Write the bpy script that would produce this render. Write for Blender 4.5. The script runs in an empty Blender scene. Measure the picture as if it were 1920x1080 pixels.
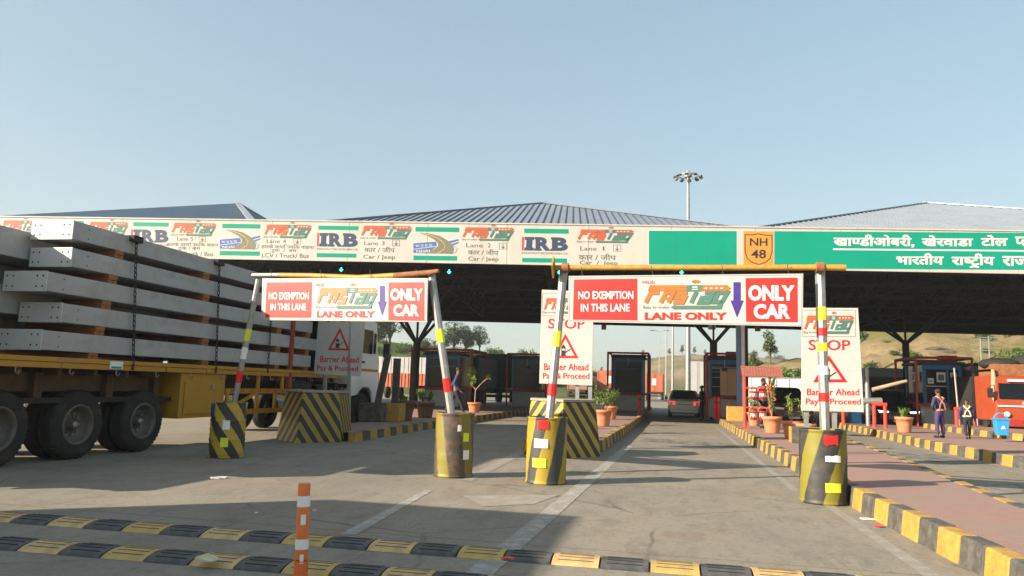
import bpy, bmesh, math, random
from mathutils import Vector, Matrix
random.seed(7)
R = math.radians
SC = bpy.context.scene
COL = SC.collection

# ------------------------------------------------------------------ camera
CAM_H, FPX = 1.42, 1400.0
CAM_ROT = (Matrix.Rotation(R(12.35), 3, 'Z') @ Matrix.Rotation(R(90 + 7.45), 3, 'X') @ Matrix.Rotation(R(1.8), 3, 'Z'))
cam = bpy.data.cameras.new('camera'); camo = bpy.data.objects.new('camera', cam); COL.objects.link(camo)
cam.sensor_width = 36; cam.lens = FPX / 1920 * 36; cam.clip_start = 0.05; cam.clip_end = 6000
camo.matrix_world = Matrix.Translation((0, 0, CAM_H)) @ CAM_ROT.to_4x4()
SC.camera = camo
# ------------------------------------------------------------------ light
SUN_EL, SUN_ROT = R(23), R(233)
w = bpy.data.worlds.new('World'); SC.world = w; w.use_nodes = True
nt = w.node_tree; bgn = nt.nodes['Background']
sky = nt.nodes.new('ShaderNodeTexSky'); sky.sky_type = 'NISHITA'; sky.sun_disc = False
sky.sun_elevation = SUN_EL; sky.sun_rotation = SUN_ROT; sky.air_density = 1.0; sky.dust_density = 2.0; sky.ozone_density = 1.0
hs = nt.nodes.new('ShaderNodeHueSaturation'); hs.inputs['Saturation'].default_value = 1.34
gm = nt.nodes.new('ShaderNodeGamma'); gm.inputs[1].default_value = .45; nt.links.new(sky.outputs[0], gm.inputs[0]); nt.links.new(gm.outputs[0], hs.inputs['Color']); tint = nt.nodes.new('ShaderNodeMix'); tint.data_type = 'RGBA'; tint.blend_type = 'MULTIPLY'; tint.inputs[0].default_value = 1; tint.inputs[7].default_value = (1.84, 1.96, 1.86, 1)
nt.links.new(hs.outputs[0], tint.inputs[6]); nt.links.new(tint.outputs[2], bgn.inputs[0]); bgn.inputs[1].default_value = 0.092
sl = bpy.data.lights.new('sun', 'SUN'); sl.energy = 5.0; sl.angle = R(0.5); sl.color = (1, .87, .71)
so = bpy.data.objects.new('sun', sl); COL.objects.link(so)
ldir = Vector((0.8 * math.cos(SUN_EL), 0.6 * math.cos(SUN_EL), -math.sin(SUN_EL)))
so.rotation_euler = ldir.to_track_quat('-Z', 'Y').to_euler()
SC.view_settings.view_transform = 'Standard'; SC.view_settings.look = 'None'
SC.view_settings.exposure = 1.3; SC.view_settings.gamma = 1

# ------------------------------------------------------------------ survey helpers: a pixel of the photo -> a point of the place
CO = Vector((0, 0, CAM_H))
def ray(x, y): return CAM_ROT @ Vector(((x - 960) / FPX, -(y - 540) / FPX, -1))
def G(x, y, z=0.0):
    d = ray(x, y); return CO + d * ((z - CAM_H) / d.z)
def AY(x, y, Y):
    d = ray(x, y); return CO + d * (Y / d.y)
def AX(x, y, X):
    d = ray(x, y); return CO + d * (X / d.x)
class Plane:                                   # a vertical board through p facing along n
    def __init__(s, p, n):
        s.p = Vector(p); s.n = Vector(n).normalized()
    def P(s, x, y, off=0.0):
        d = ray(x, y); q = s.p + s.n * off
        return CO + d * ((q - CO).dot(s.n) / d.dot(s.n))

# ------------------------------------------------------------------ materials
def hexc(c): return (*c, 1.0)
MATS = {}
def M(name, col, rough=.6, metal=0.0, var=.18, scale=6.0, bump=0.0, dirt=None, dscale=2.0, damt=.5, spec=.4, bscale=None, stretch=None, coat=0):
    if name in MATS: return MATS[name]
    m = bpy.data.materials.new(name); m.use_nodes = True
    t = m.node_tree; b = t.nodes['Principled BSDF']
    b.inputs['Roughness'].default_value = rough; b.inputs['Metallic'].default_value = metal
    b.inputs['Specular IOR Level'].default_value = spec
    if coat: b.inputs['Coat Weight'].default_value = coat; b.inputs['Coat Roughness'].default_value = .08
    tc = t.nodes.new('ShaderNodeTexCoord'); src = tc.outputs['Object']
    if stretch:
        mp = t.nodes.new('ShaderNodeMapping'); mp.inputs['Scale'].default_value = stretch
        t.links.new(src, mp.inputs['Vector']); src = mp.outputs[0]
    n = t.nodes.new('ShaderNodeTexNoise'); n.inputs['Scale'].default_value = scale; n.inputs['Detail'].default_value = 6; n.inputs['Roughness'].default_value = .65
    t.links.new(src, n.inputs['Vector'])
    mx = t.nodes.new('ShaderNodeMix'); mx.data_type = 'RGBA'
    lo = tuple(max(0, c * (1 - var)) for c in col); hi = tuple(min(1, c * (1 + var)) for c in col)
    rp = t.nodes.new('ShaderNodeMapRange'); rp.inputs[1].default_value = .3; rp.inputs[2].default_value = .7
    t.links.new(n.outputs[0], rp.inputs[0]); t.links.new(rp.outputs[0], mx.inputs[0])
    mx.inputs[6].default_value = hexc(lo); mx.inputs[7].default_value = hexc(hi)
    out = mx.outputs[2]
    if dirt:
        n2 = t.nodes.new('ShaderNodeTexNoise'); n2.inputs['Scale'].default_value = dscale; n2.inputs['Detail'].default_value = 8; n2.inputs['Roughness'].default_value = .7
        t.links.new(src, n2.inputs['Vector'])
        r2 = t.nodes.new('ShaderNodeMapRange'); r2.inputs[1].default_value = .5; r2.inputs[2].default_value = .72; r2.inputs[4].default_value = damt
        t.links.new(n2.outputs[0], r2.inputs[0])
        m2 = t.nodes.new('ShaderNodeMix'); m2.data_type = 'RGBA'
        t.links.new(r2.outputs[0], m2.inputs[0]); t.links.new(out, m2.inputs[6]); m2.inputs[7].default_value = hexc(dirt)
        out = m2.outputs[2]
    t.links.new(out, b.inputs['Base Color'])
    if bump:
        bn = t.nodes.new('ShaderNodeTexNoise'); bn.inputs['Scale'].default_value = bscale or scale * 5; bn.inputs['Detail'].default_value = 4
        t.links.new(src, bn.inputs['Vector'])
        bp = t.nodes.new('ShaderNodeBump'); bp.inputs['Strength'].default_value = bump; bp.inputs['Distance'].default_value = .02
        t.links.new(bn.outputs[0], bp.inputs['Height']); t.links.new(bp.outputs[0], b.inputs['Normal'])
    MATS[name] = m; return m
def emit(name, col, s):
    if name in MATS: return MATS[name]
    m = bpy.data.materials.new(name); m.use_nodes = True; b = m.node_tree.nodes['Principled BSDF']
    b.inputs['Base Color'].default_value = hexc(col); b.inputs['Emission Color'].default_value = hexc(col); b.inputs['Emission Strength'].default_value = s
    MATS[name] = m; return m
def nodes_of(m): t = m.node_tree; return t, t.nodes['Principled BSDF']
def math_n(t, op, a, b=None, c=None):
    n = t.nodes.new('ShaderNodeMath'); n.operation = op
    for i, v in enumerate((a, b, c)):
        if v is None: continue
        if isinstance(v, (int, float)): n.inputs[i].default_value = v
        else: t.links.new(v, n.inputs[i])
    return n.outputs[0]
def stripe_mat(name, kind, freq, slope, yel=(.50, .33, .03), blk=(.035, .034, .030), duty=.5, rust=(.16, .09, .05), ramt=.6, phase=0, rscale=4):
    # black and yellow hand painted stripes; kind 'drum' winds round the axis, 'prow' runs back along a wedge
    m = bpy.data.materials.new(name); m.use_nodes = True; t, b = nodes_of(m)
    tc = t.nodes.new('ShaderNodeTexCoord'); sx = t.nodes.new('ShaderNodeSeparateXYZ'); t.links.new(tc.outputs['Object'], sx.inputs[0])
    n = t.nodes.new('ShaderNodeTexNoise'); n.inputs['Scale'].default_value = 5; n.inputs['Detail'].default_value = 5; t.links.new(tc.outputs['Object'], n.inputs['Vector'])
    if kind == 'drum':
        a = math_n(t, 'MULTIPLY', math_n(t, 'ARCTAN2', sx.outputs[1], sx.outputs[0]), freq / (2 * math.pi))
    else:
        a = math_n(t, 'MULTIPLY', sx.outputs[1], freq)
    a = math_n(t, 'ADD', a, math_n(t, 'MULTIPLY', sx.outputs[2], slope))
    a = math_n(t, 'ADD', a, math_n(t, 'MULTIPLY', n.outputs[0], .12)); a = math_n(t, 'ADD', a, phase)
    fr = math_n(t, 'FRACT', a)
    edge = t.nodes.new('ShaderNodeMapRange'); edge.inputs[1].default_value = duty - .02; edge.inputs[2].default_value = duty + .02
    t.links.new(fr, edge.inputs[0])
    mx = t.nodes.new('ShaderNodeMix'); mx.data_type = 'RGBA'; t.links.new(edge.outputs[0], mx.inputs[0])
    mx.inputs[6].default_value = hexc(yel); mx.inputs[7].default_value = hexc(blk)
    n2 = t.nodes.new('ShaderNodeTexNoise'); n2.inputs['Scale'].default_value = rscale; n2.inputs['Detail'].default_value = 9; n2.inputs['Roughness'].default_value = .75
    t.links.new(tc.outputs['Object'], n2.inputs['Vector'])
    r2 = t.nodes.new('ShaderNodeMapRange'); r2.inputs[1].default_value = .48; r2.inputs[2].default_value = .7; r2.inputs[4].default_value = ramt
    t.links.new(n2.outputs[0], r2.inputs[0])
    m2 = t.nodes.new('ShaderNodeMix'); m2.data_type = 'RGBA'; t.links.new(r2.outputs[0], m2.inputs[0]); t.links.new(mx.outputs[2], m2.inputs[6]); m2.inputs[7].default_value = hexc(rust)
    t.links.new(m2.outputs[2], b.inputs['Base Color']); b.inputs['Roughness'].default_value = .55
    bp = t.nodes.new('ShaderNodeBump'); bp.inputs['Strength'].default_value = .25; bp.inputs['Distance'].default_value = .01
    t.links.new(n2.outputs[0], bp.inputs['Height']); t.links.new(bp.outputs[0], b.inputs['Normal'])
    return m
def road_mat(name, c0, c1, rust=(.26, .15, .08), tyre=True):
    m = bpy.data.materials.new(name); m.use_nodes = True; t, b = nodes_of(m)
    tc = t.nodes.new('ShaderNodeTexCoord'); src = tc.outputs['Object']
    def noise(s, d=8, r=.65, st=None):
        n = t.nodes.new('ShaderNodeTexNoise'); n.inputs['Scale'].default_value = s; n.inputs['Detail'].default_value = d; n.inputs['Roughness'].default_value = r
        if st:
            mp = t.nodes.new('ShaderNodeMapping'); mp.inputs['Scale'].default_value = st; t.links.new(src, mp.inputs[0]); t.links.new(mp.outputs[0], n.inputs['Vector'])
        else: t.links.new(src, n.inputs['Vector'])
        return n.outputs[0]
    def rng(v, a, c, lo=0, hi=1):
        r = t.nodes.new('ShaderNodeMapRange'); r.inputs[1].default_value = a; r.inputs[2].default_value = c; r.inputs[3].default_value = lo; r.inputs[4].default_value = hi
        t.links.new(v, r.inputs[0]); return r.outputs[0]
    def mix(f, a, c, mode='MIX'):
        x = t.nodes.new('ShaderNodeMix'); x.data_type = 'RGBA'; x.blend_type = mode
        t.links.new(f, x.inputs[0])
        for i, v in ((6, a), (7, c)):
            if isinstance(v, tuple): x.inputs[i].default_value = hexc(v)
            else: t.links.new(v, x.inputs[i])
        return x.outputs[2]
    c = mix(rng(noise(.35), .35, .65), c0, c1)
    c = mix(rng(noise(2.2, 10, .75, (1, .45, 1)), .48, .70, 0, .7), c, tuple(v * .52 for v in c0))
    c = mix(rng(noise(9, 6, .8), .52, .68, 0, .6), c, tuple(v * .45 for v in c0))
    c = mix(rng(noise(30, 4, .85), .53, .66, 0, .6), c, tuple(v * .35 for v in c0))
    c = mix(rng(noise(.8, 7, .7, (.6, 1.5, 1)), .55, .68, 0, .55), c, rust)
    c = mix(rng(noise(2.6, 8, .8, (.45, 1.6, 1)), .59, .68, 0, .7), c, rust)
    if tyre:   # wheel worn bands along the travel direction
        c = mix(rng(noise(.55, 3, .5, (1, .03, 1)), .52, .68, 0, .35), c, tuple(v * .6 for v in c0))
    # cracks, grit and dark dribbles
    vo = t.nodes.new('ShaderNodeTexVoronoi'); vo.feature = 'DISTANCE_TO_EDGE'; vo.inputs['Scale'].default_value = .42
    dm = t.nodes.new('ShaderNodeMix'); dm.data_type = 'VECTOR'; dm.inputs[0].default_value = .18
    nn = t.nodes.new('ShaderNodeTexNoise'); nn.inputs['Scale'].default_value = 1.6; nn.inputs['Detail'].default_value = 8; t.links.new(src, nn.inputs['Vector'])
    t.links.new(src, dm.inputs[4]); t.links.new(nn.outputs['Color'], dm.inputs[5]); t.links.new(dm.outputs[1], vo.inputs['Vector'])
    crack = math_n(t, 'MULTIPLY', math_n(t, 'LESS_THAN', vo.outputs['Distance'], .006), rng(noise(.5, 3), .45, .6, 0, .7))
    c = mix(crack, c, tuple(v * .3 for v in c0))
    c = mix(rng(noise(4.5, 9, .85, (1, .3, 1)), .53, .66, 0, .65), c, tuple(v * .42 for v in c0))
    c = mix(rng(noise(16, 3, .9), .64, .72, 0, .5), c, tuple(min(1, v * 1.5) for v in c0))
    # expansion joints of the concrete slabs
    sx = t.nodes.new('ShaderNodeSeparateXYZ'); t.links.new(src, sx.inputs[0])
    wob = math_n(t, 'MULTIPLY', noise(3, 3), .05)
    fy = math_n(t, 'ABSOLUTE', math_n(t, 'SUBTRACT', math_n(t, 'FRACT', math_n(t, 'MULTIPLY', math_n(t, 'ADD', sx.outputs[1], wob), 1 / 4.6)), .5))
    j = math_n(t, 'MULTIPLY', math_n(t, 'LESS_THAN', fy, .003), .5)
    c = mix(j, c, tuple(v * .3 for v in c0))
    t.links.new(c, b.inputs['Base Color']); b.inputs['Roughness'].default_value = .8; b.inputs['Specular IOR Level'].default_value = .3
    bp = t.nodes.new('ShaderNodeBump'); bp.inputs['Strength'].default_value = .35; bp.inputs['Distance'].default_value = .012
    t.links.new(noise(60, 4, .7), bp.inputs['Height']); t.links.new(bp.outputs[0], b.inputs['Normal'])
    return m
def worn_paint(name, col, under, amt=.5, scale=7):
    m = M(name, col, .75, 0, .12, 12, dirt=under, dscale=scale, damt=.85)
    for n in m.node_tree.nodes:
        if n.type == 'MAP_RANGE' and abs(n.inputs[4].default_value - .85) < 1e-3: n.inputs[1].default_value = amt - .09; n.inputs[2].default_value = amt + .07
    return m
def tile_mat(name, c0, c1):
    m = bpy.data.materials.new(name); m.use_nodes = True; t, b = nodes_of(m)
    tc = t.nodes.new('ShaderNodeTexCoord')
    br = t.nodes.new('ShaderNodeTexBrick'); br.inputs['Scale'].default_value = 4.5; br.inputs['Color1'].default_value = hexc(c0); br.inputs['Color2'].default_value = hexc(c1)
    br.inputs['Mortar'].default_value = hexc(tuple(v * .62 for v in c0)); br.inputs['Mortar Size'].default_value = .022; br.inputs['Bias'].default_value = 0
    t.links.new(tc.outputs['Object'], br.inputs['Vector'])
    n = t.nodes.new('ShaderNodeTexNoise'); n.inputs['Scale'].default_value = 1.3; n.inputs['Detail'].default_value = 8; t.links.new(tc.outputs['Object'], n.inputs['Vector'])
    r = t.nodes.new('ShaderNodeMapRange'); r.inputs[1].default_value = .42; r.inputs[2].default_value = .7; r.inputs[4].default_value = .6; t.links.new(n.outputs[0], r.inputs[0])
    mx = t.nodes.new('ShaderNodeMix'); mx.data_type = 'RGBA'; t.links.new(r.outputs[0], mx.inputs[0]); t.links.new(br.outputs[0], mx.inputs[6]); mx.inputs[7].default_value = (.23, .19, .15, 1)
    t.links.new(mx.outputs[2], b.inputs['Base Color']); b.inputs['Roughness'].default_value = .8
    bp = t.nodes.new('ShaderNodeBump'); bp.inputs['Strength'].default_value = .3; bp.inputs['Distance'].default_value = .01; t.links.new(br.outputs[1], bp.inputs['Height']); bp.invert = True
    t.links.new(bp.outputs[0], b.inputs['Normal'])
    return m
def hill_mat(name, earth, earth2, green, gscale=.08, gcut=.5):
    m = bpy.data.materials.new(name); m.use_nodes = True; t, b = nodes_of(m)
    tc = t.nodes.new('ShaderNodeTexCoord'); src = tc.outputs['Object']
    def noise(s, d=9, r=.7):
        n = t.nodes.new('ShaderNodeTexNoise'); n.inputs['Scale'].default_value = s; n.inputs['Detail'].default_value = d; n.inputs['Roughness'].default_value = r
        t.links.new(src, n.inputs['Vector']); return n.outputs[0]
    def rng(v, a, c, hi=1):
        r = t.nodes.new('ShaderNodeMapRange'); r.inputs[1].default_value = a; r.inputs[2].default_value = c; r.inputs[4].default_value = hi
        t.links.new(v, r.inputs[0]); return r.outputs[0]
    def mix(f, a, c):
        x = t.nodes.new('ShaderNodeMix'); x.data_type = 'RGBA'; t.links.new(f, x.inputs[0])
        for i, v in ((6, a), (7, c)):
            if isinstance(v, tuple): x.inputs[i].default_value = hexc(v)
            else: t.links.new(v, x.inputs[i])
        return x.outputs[2]
    c = mix(rng(noise(gscale * 3), .35, .65), earth, earth2)
    c = mix(rng(noise(gscale * 12, 6, .8), .52, .7, .5), c, tuple(v * .55 for v in earth))
    c = mix(rng(noise(gscale), gcut - .06, gcut + .08, .85), c, green)
    c = mix(rng(noise(gscale * 9, 5, .8), .55, .7, .7), c, tuple(v * .8 for v in green))
    t.links.new(c, b.inputs['Base Color']); b.inputs['Roughness'].default_value = .95; b.inputs['Specular IOR Level'].default_value = .1
    bp = t.nodes.new('ShaderNodeBump'); bp.inputs['Strength'].default_value = .8; bp.inputs['Distance'].default_value = .6
    t.links.new(noise(gscale * 10, 8, .75), bp.inputs['Height']); t.links.new(bp.outputs[0], b.inputs['Normal'])
    return m

concrete = road_mat('worn_concrete_road', (.27, .236, .184), (.222, .197, .158))
earth = M('dry_earth', (.24, .175, .11), .95, var=.3, scale=.2, bump=.4, dirt=(.12, .12, .05), dscale=.1)
paint_w = worn_paint('worn_white_paint', (.36, .35, .32), (.23, .205, .165), .47, 7)
paint_faint = worn_paint('faint_white_paint', (.31, .285, .24), (.235, .21, .17), .46, 5)
kerb_y = M('kerb_yellow', (.42, .245, .045), .7, var=.2, scale=9, bump=.3, dirt=(.17, .125, .07), dscale=6, damt=.75)
kerb_k = M('kerb_black', (.075, .07, .06), .7, var=.35, scale=9, bump=.3, dirt=(.19, .17, .14), dscale=6, damt=.7)
tiles = tile_mat('pink_paving', (.34, .195, .155), (.30, .175, .14))
galv = M('galvanised_steel', (.33, .33, .315), .45, .55, var=.18, scale=7, dirt=(.25, .23, .2), dscale=12, damt=.5)
sign_w = M('sign_white', (.46, .448, .415), .5, var=.05, scale=2, dirt=(.30, .275, .23), dscale=3, damt=.4)
fascia_w = M('fascia_white', (.47, .45, .41), .45, var=.06, scale=.8, dirt=(.34, .30, .24), dscale=1.2, damt=.5, stretch=(1, 1, .3))
banner_w = M('banner_white', (.43, .42, .395), .45, var=.04, scale=2, bump=.25, bscale=2.2, dirt=(.33, .30, .25), dscale=1.6, damt=.4)
sign_red = M('sign_red', (.52, .022, .018), .45, var=.14, scale=2.2, bump=.25, bscale=2.2)
ink_red = M('ink_red', (.50, .015, .02), .5, var=.05)
letter_w = M('letter_white', (.62, .60, .57), .5, var=.03)
purple = M('arrow_purple', (.045, .02, .20), .5, var=.15, scale=9)
s_green = M('sign_green', (0.0, .255, .165), .4, var=.07, scale=1.2)
s_orange = M('shield_orange', (.55, .24, .045), .45, var=.06)
ink_dark = M('ink_dark', (.03, .025, .02), .5, var=.1)
ink_grey = M('ink_grey', (.09, .088, .085), .55, var=.15)
logo_o = M('logo_orange', (.48, .15, .035), .5, var=.08)
logo_or = M('logo_orange_red', (.42, .095, .045), .5, var=.1)
logo_g = M('logo_grey_green', (.065, .15, .12), .5, var=.1)
logo_gd = M('logo_dark_green', (.06, .17, .13), .5, var=.1)
logo_br = M('logo_edge_brown', (.28, .12, .04), .5, var=.1)
navy = M('logo_navy', (.035, .055, .10), .5, var=.1)
nh_blue = M('logo_blue', (.06, .13, .32), .5, var=.08)
nh_road = M('logo_road', (.17, .16, .11), .5, var=.1)
nh_yel = M('logo_yellow', (.5, .42, .08), .5)
tape_y = M('tape_yellow', (.72, .76, .04), .35, var=.08)
tape_r = M('tape_red', (.72, .02, .018), .35, var=.1)
tape_w = M('tape_white', (.78, .78, .78), .35, var=.06)
bar_y = M('bar_yellow', (.40, .215, .03), .5, var=.2, scale=8, dirt=(.25, .11, .04), dscale=9, damt=.7)
wood_rust = M('bare_wood', (.24, .10, .04), .8, var=.35, scale=9, bump=.3)
timber = M('timber', (.30, .115, .035), .8, var=.4, scale=5, bump=.4, stretch=(1, 8, 8))
plate_m = M('end_plate_grey', (.50, .50, .47), .5, var=.06, scale=3, dirt=(.32, .31, .28), dscale=4, damt=.5)
beam_m = M('primer_grey_steel', (.36, .36, .352), .5, .05, var=.10, scale=1.2, dirt=(.22, .185, .15), dscale=3.5, damt=.6)
dark_hole = M('dark_hole', (.012, .011, .010), .9)
black_steel = M('black_steel', (.02, .018, .017), .6, var=.3)
truck_y = M('truck_yellow', (.44, .225, .02), .45, var=.15, scale=4, dirt=(.20, .11, .03), dscale=4, damt=.6)
rust_red = M('rust_red_paint', (.30, .045, .02), .6, var=.3, scale=6, dirt=(.16, .06, .03), dscale=5, damt=.6)
rubber = M('tyre_rubber', (.022, .020, .018), .85, var=.3, scale=8, dirt=(.07, .055, .045), dscale=3, damt=.6)
rim_m = M('rim_grey', (.13, .115, .095), .6, .3, var=.25, scale=7, dirt=(.10, .07, .05), dscale=5)
hub_m = M('hub_pale', (.35, .34, .33), .5, .4)
chassis = M('chassis_dark', (.028, .022, .018), .8, var=.4, scale=4)
under_m = M('underframe_brown', (.09, .05, .025), .8, var=.4, scale=3)
white_pt = M('white_paint', (.74, .74, .72), .35, var=.05, scale=2, dirt=(.45, .42, .37), dscale=3, damt=.35, coat=.2)
glass = M('dark_glass', (.006, .008, .010), .12, var=.1, spec=.22)
blue_pt = M('booth_blue', (.02, .11, .25), .5, var=.15, scale=3)
pale_blue = M('column_blue', (.17, .25, .42), .5, var=.1, scale=2)
grey_pl = M('booth_grey', (.30, .31, .31), .7, var=.12, scale=4, dirt=(.2, .19, .17), dscale=3)
frame_red = M('frame_red', (.30, .025, .02), .5, var=.2, scale=6)
bright_red = M('bright_red', (.70, .05, .03), .45, var=.12, scale=6)
terracotta = M('terracotta', (.52, .20, .09), .75, var=.15, scale=6, dirt=(.36, .20, .12), dscale=5, damt=.6)
soil = M('soil', (.06, .04, .025), .95, var=.4, scale=30)
cardboard = M('cardboard', (.44, .26, .12), .8, var=.1, scale=3)
leaf_a = M('leaf_mid', (.075, .135, .022), .6, var=.4, scale=3)
leaf_b = M('leaf_bright', (.16, .26, .03), .55, var=.35, scale=4)
leaf_c = M('leaf_dark', (.040, .075, .018), .65, var=.4, scale=3)
bark = M('bark', (.14, .095, .06), .9, var=.3, scale=14)
pale_bark = M('pale_bark', (.36, .27, .17), .85, var=.25, scale=14)
yb_drum = stripe_mat('drum_stripes', 'drum', 4, 1.0)

# ------------------------------------------------------------------ mesh builder
class MB:
    def __init__(s): s.v = []; s.f = []; s.mi = []; s.sm = []; s.mats = []
    def idx(s, m):
        if m not in s.mats: s.mats.append(m)
        return s.mats.index(m)
    def add(s, vs, fs, m, smooth=False):
        o = len(s.v); s.v += [Vector(v) for v in vs]; k = s.idx(m)
        for f in fs: s.f.append([i + o for i in f]); s.mi.append(k); s.sm.append(smooth)
    def box(s, x0, x1, y0, y1, z0, z1, m):
        s.add([(x, y, z) for x in (x0, x1) for y in (y0, y1) for z in (z0, z1)],
              [(0, 1, 3, 2), (4, 6, 7, 5), (0, 4, 5, 1), (2, 3, 7, 6), (0, 2, 6, 4), (1, 5, 7, 3)], m)
    def obox(s, a, b, wx, wz, m, up=(0, 0, 1)):           # bar of section wx x wz from a to b
        a, b = Vector(a), Vector(b); d = (b - a).normalized(); u = Vector(up)
        if abs(d.dot(u)) > .99: u = Vector((0, 1, 0))
        r = d.cross(u).normalized(); u = r.cross(d)
        vs = [p + r * (sx * wx / 2) + u * (sz * wz / 2) for p in (a, b) for sx, sz in ((-1, -1), (1, -1), (1, 1), (-1, 1))]
        s.add(vs, [(0, 1, 2, 3), (7, 6, 5, 4), (0, 4, 5, 1), (1, 5, 6, 2), (2, 6, 7, 3), (3, 7, 4, 0)], m)
    def hexa(s, b4, t4, m):                                # bottom quad, top quad
        s.add(list(b4) + list(t4), [(3, 2, 1, 0), (4, 5, 6, 7), (0, 1, 5, 4), (1, 2, 6, 5), (2, 3, 7, 6), (3, 0, 4, 7)], m)
    def tube(s, path, r, m, n=10, cap=True, smooth=True, roll=0):
        path = [Vector(p) for p in path]; rs = r if isinstance(r, (list, tuple)) else [r] * len(path)
        vs = []; fs = []; pu = None
        for i, p in enumerate(path):
            d = (path[min(i + 1, len(path) - 1)] - path[max(i - 1, 0)]).normalized()
            u = pu if pu is not None else (Vector((0, 0, 1)) if abs(d.z) < .9 else Vector((0, 1, 0)))
            x = d.cross(u).normalized(); u = x.cross(d).normalized(); pu = u
            for k in range(n):
                a = 2 * math.pi * k / n + roll; vs.append(p + (x * math.cos(a) + u * math.sin(a)) * rs[i])
        for i in range(len(path) - 1):
            for k in range(n):
                k2 = (k + 1) % n; fs.append((i * n + k, (i + 1) * n + k, (i + 1) * n + k2, i * n + k2))
        s.add(vs, fs, m, smooth)
        if cap:
            s.add(vs[:n], [tuple(range(n))], m); s.add(vs[-n:], [tuple(range(n))[::-1]], m)
    def lathe(s, prof, m, c=(0, 0, 0), n=32, smooth=True, axis='z'):
        vs = []; fs = []; c = Vector(c)
        for r, z in prof:
            for k in range(n):
                a = 2 * math.pi * k / n
                p = (r * math.cos(a), r * math.sin(a), z)
                if axis == 'x': p = (p[2], p[0], p[1])
                if axis == 'y': p = (p[0], p[2], p[1])
                vs.append(c + Vector(p))
        for i in range(len(prof) - 1):
            for k in range(n):
                k2 = (k + 1) % n; fs.append((i * n + k, i * n + k2, (i + 1) * n + k2, (i + 1) * n + k))
        s.add(vs, fs, m, smooth)
    def disc(s, c, r, m, n=20, axis='z'):
        s.lathe([(1e-4, 0), (r, 0)], m, c, n, False, axis)
    def ball(s, c, rx, ry, rz, m, nu=14, nv=8):
        vs = []; fs = []; c = Vector(c)
        for j in range(nv + 1):
            t = math.pi * j / nv
            for i in range(nu):
                a = 2 * math.pi * i / nu
                vs.append(c + Vector((rx * math.sin(t) * math.cos(a), ry * math.sin(t) * math.sin(a), -rz * math.cos(t))))
        for j in range(nv):
            for i in range(nu):
                i2 = (i + 1) % nu; fs.append((j * nu + i, j * nu + i2, (j + 1) * nu + i2, (j + 1) * nu + i))
        s.add(vs, fs, m, True)
    def extrude(s, pts, d, m):                             # closed planar outline pushed along d
        pts = [Vector(p) for p in pts]; n = len(pts); d = Vector(d)
        vs = pts + [p + d for p in pts]
        fs = [tuple(range(n))[::-1], tuple(range(n, 2 * n))] + [(i, (i + 1) % n, n + (i + 1) % n, n + i) for i in range(n)]
        s.add(vs, fs, m)
    # --- things drawn on a board, in pixels of the photo
    def poly(s, pl, pts, off, m): s.add([pl.P(x, y, off) for x, y in pts], [tuple(range(len(pts)))], m)
    def rect(s, pl, x0, y0, x1, y1, off, m, sl=0.0):
        s.poly(pl, [(x0, y0), (x1, y0 + sl * (x1 - x0)), (x1, y1 + sl * (x1 - x0)), (x0, y1)], off, m)
    def board(s, pl, q, th, m):
        f = [pl.P(x, y) for x, y in q]; b = [p - pl.n * th for p in f]
        s.add(f + b, [(0, 1, 2, 3), (7, 6, 5, 4), (0, 4, 5, 1), (1, 5, 6, 2), (2, 6, 7, 3), (3, 7, 4, 0)], m)
    def ribbon(s, pl, pts, wd, off, m, close=False):       # mitred stroke, width in pixels
        P = [Vector(p) for p in pts]; n = len(P); L = []; Rr = []
        for i in range(n):
            if close: a, b = P[i - 1], P[(i + 1) % n]
            else: a, b = P[max(i - 1, 0)], P[min(i + 1, n - 1)]
            d1 = (P[i] - a); d2 = (b - P[i])
            d1 = d1.normalized() if d1.length > 1e-6 else d2.normalized(); d2 = d2.normalized() if d2.length > 1e-6 else d1
            nn = Vector((-d1.y, d1.x)) + Vector((-d2.y, d2.x)); nn = nn.normalized() if nn.length > 1e-6 else Vector((-d1.y, d1.x))
            k = 1 / max(.45, nn.dot(Vector((-d1.y, d1.x))))
            L.append(P[i] + nn * wd / 2 * k); Rr.append(P[i] - nn * wd / 2 * k)
        vs = [pl.P(p.x, p.y, off) for p in L + Rr]
        s.add(vs, [(i, (i + 1) % n, n + (i + 1) % n, n + i) for i in range(n if close else n - 1)], m)
    def text(s, pl, st, x0, y0, x1, y1, off, m, bold=0.0, sl=0.0, shear=0.0):
        vs, fs = text2d(st, bold)
        q = []
        for u, v in vs:
            px = x0 + u * (x1 - x0) + shear * v * (y1 - y0); py = y1 - v * (y1 - y0) + sl * (px - x0); q.append(pl.P(px, py, off))
        s.add(q, fs, m)
    def build(s, name, parent=None, world=False, bevel=0, loc=None, sub=0):
        vs = s.v
        if world and parent is not None:
            o = parent['_w'] if '_w' in parent else parent.location
            o = Vector(o); vs = [v - o for v in vs]
        if loc is not None: o = Vector(loc); vs = [v - o for v in vs]
        me = bpy.data.meshes.new(name); me.from_pydata(vs, [], s.f)
        for m in s.mats: me.materials.append(m)
        me.polygons.foreach_set('material_index', s.mi); me.polygons.foreach_set('use_smooth', s.sm); me.update()
        ob = bpy.data.objects.new(name, me); COL.objects.link(ob)
        if loc is not None: ob.location = loc
        if parent is not None: ob.parent = parent
        if bevel:
            b = ob.modifiers.new('bevel', 'BEVEL'); b.width = bevel; b.segments = 2; b.limit_method = 'ANGLE'; b.angle_limit = R(40)
        return ob
TXT = {}
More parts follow.
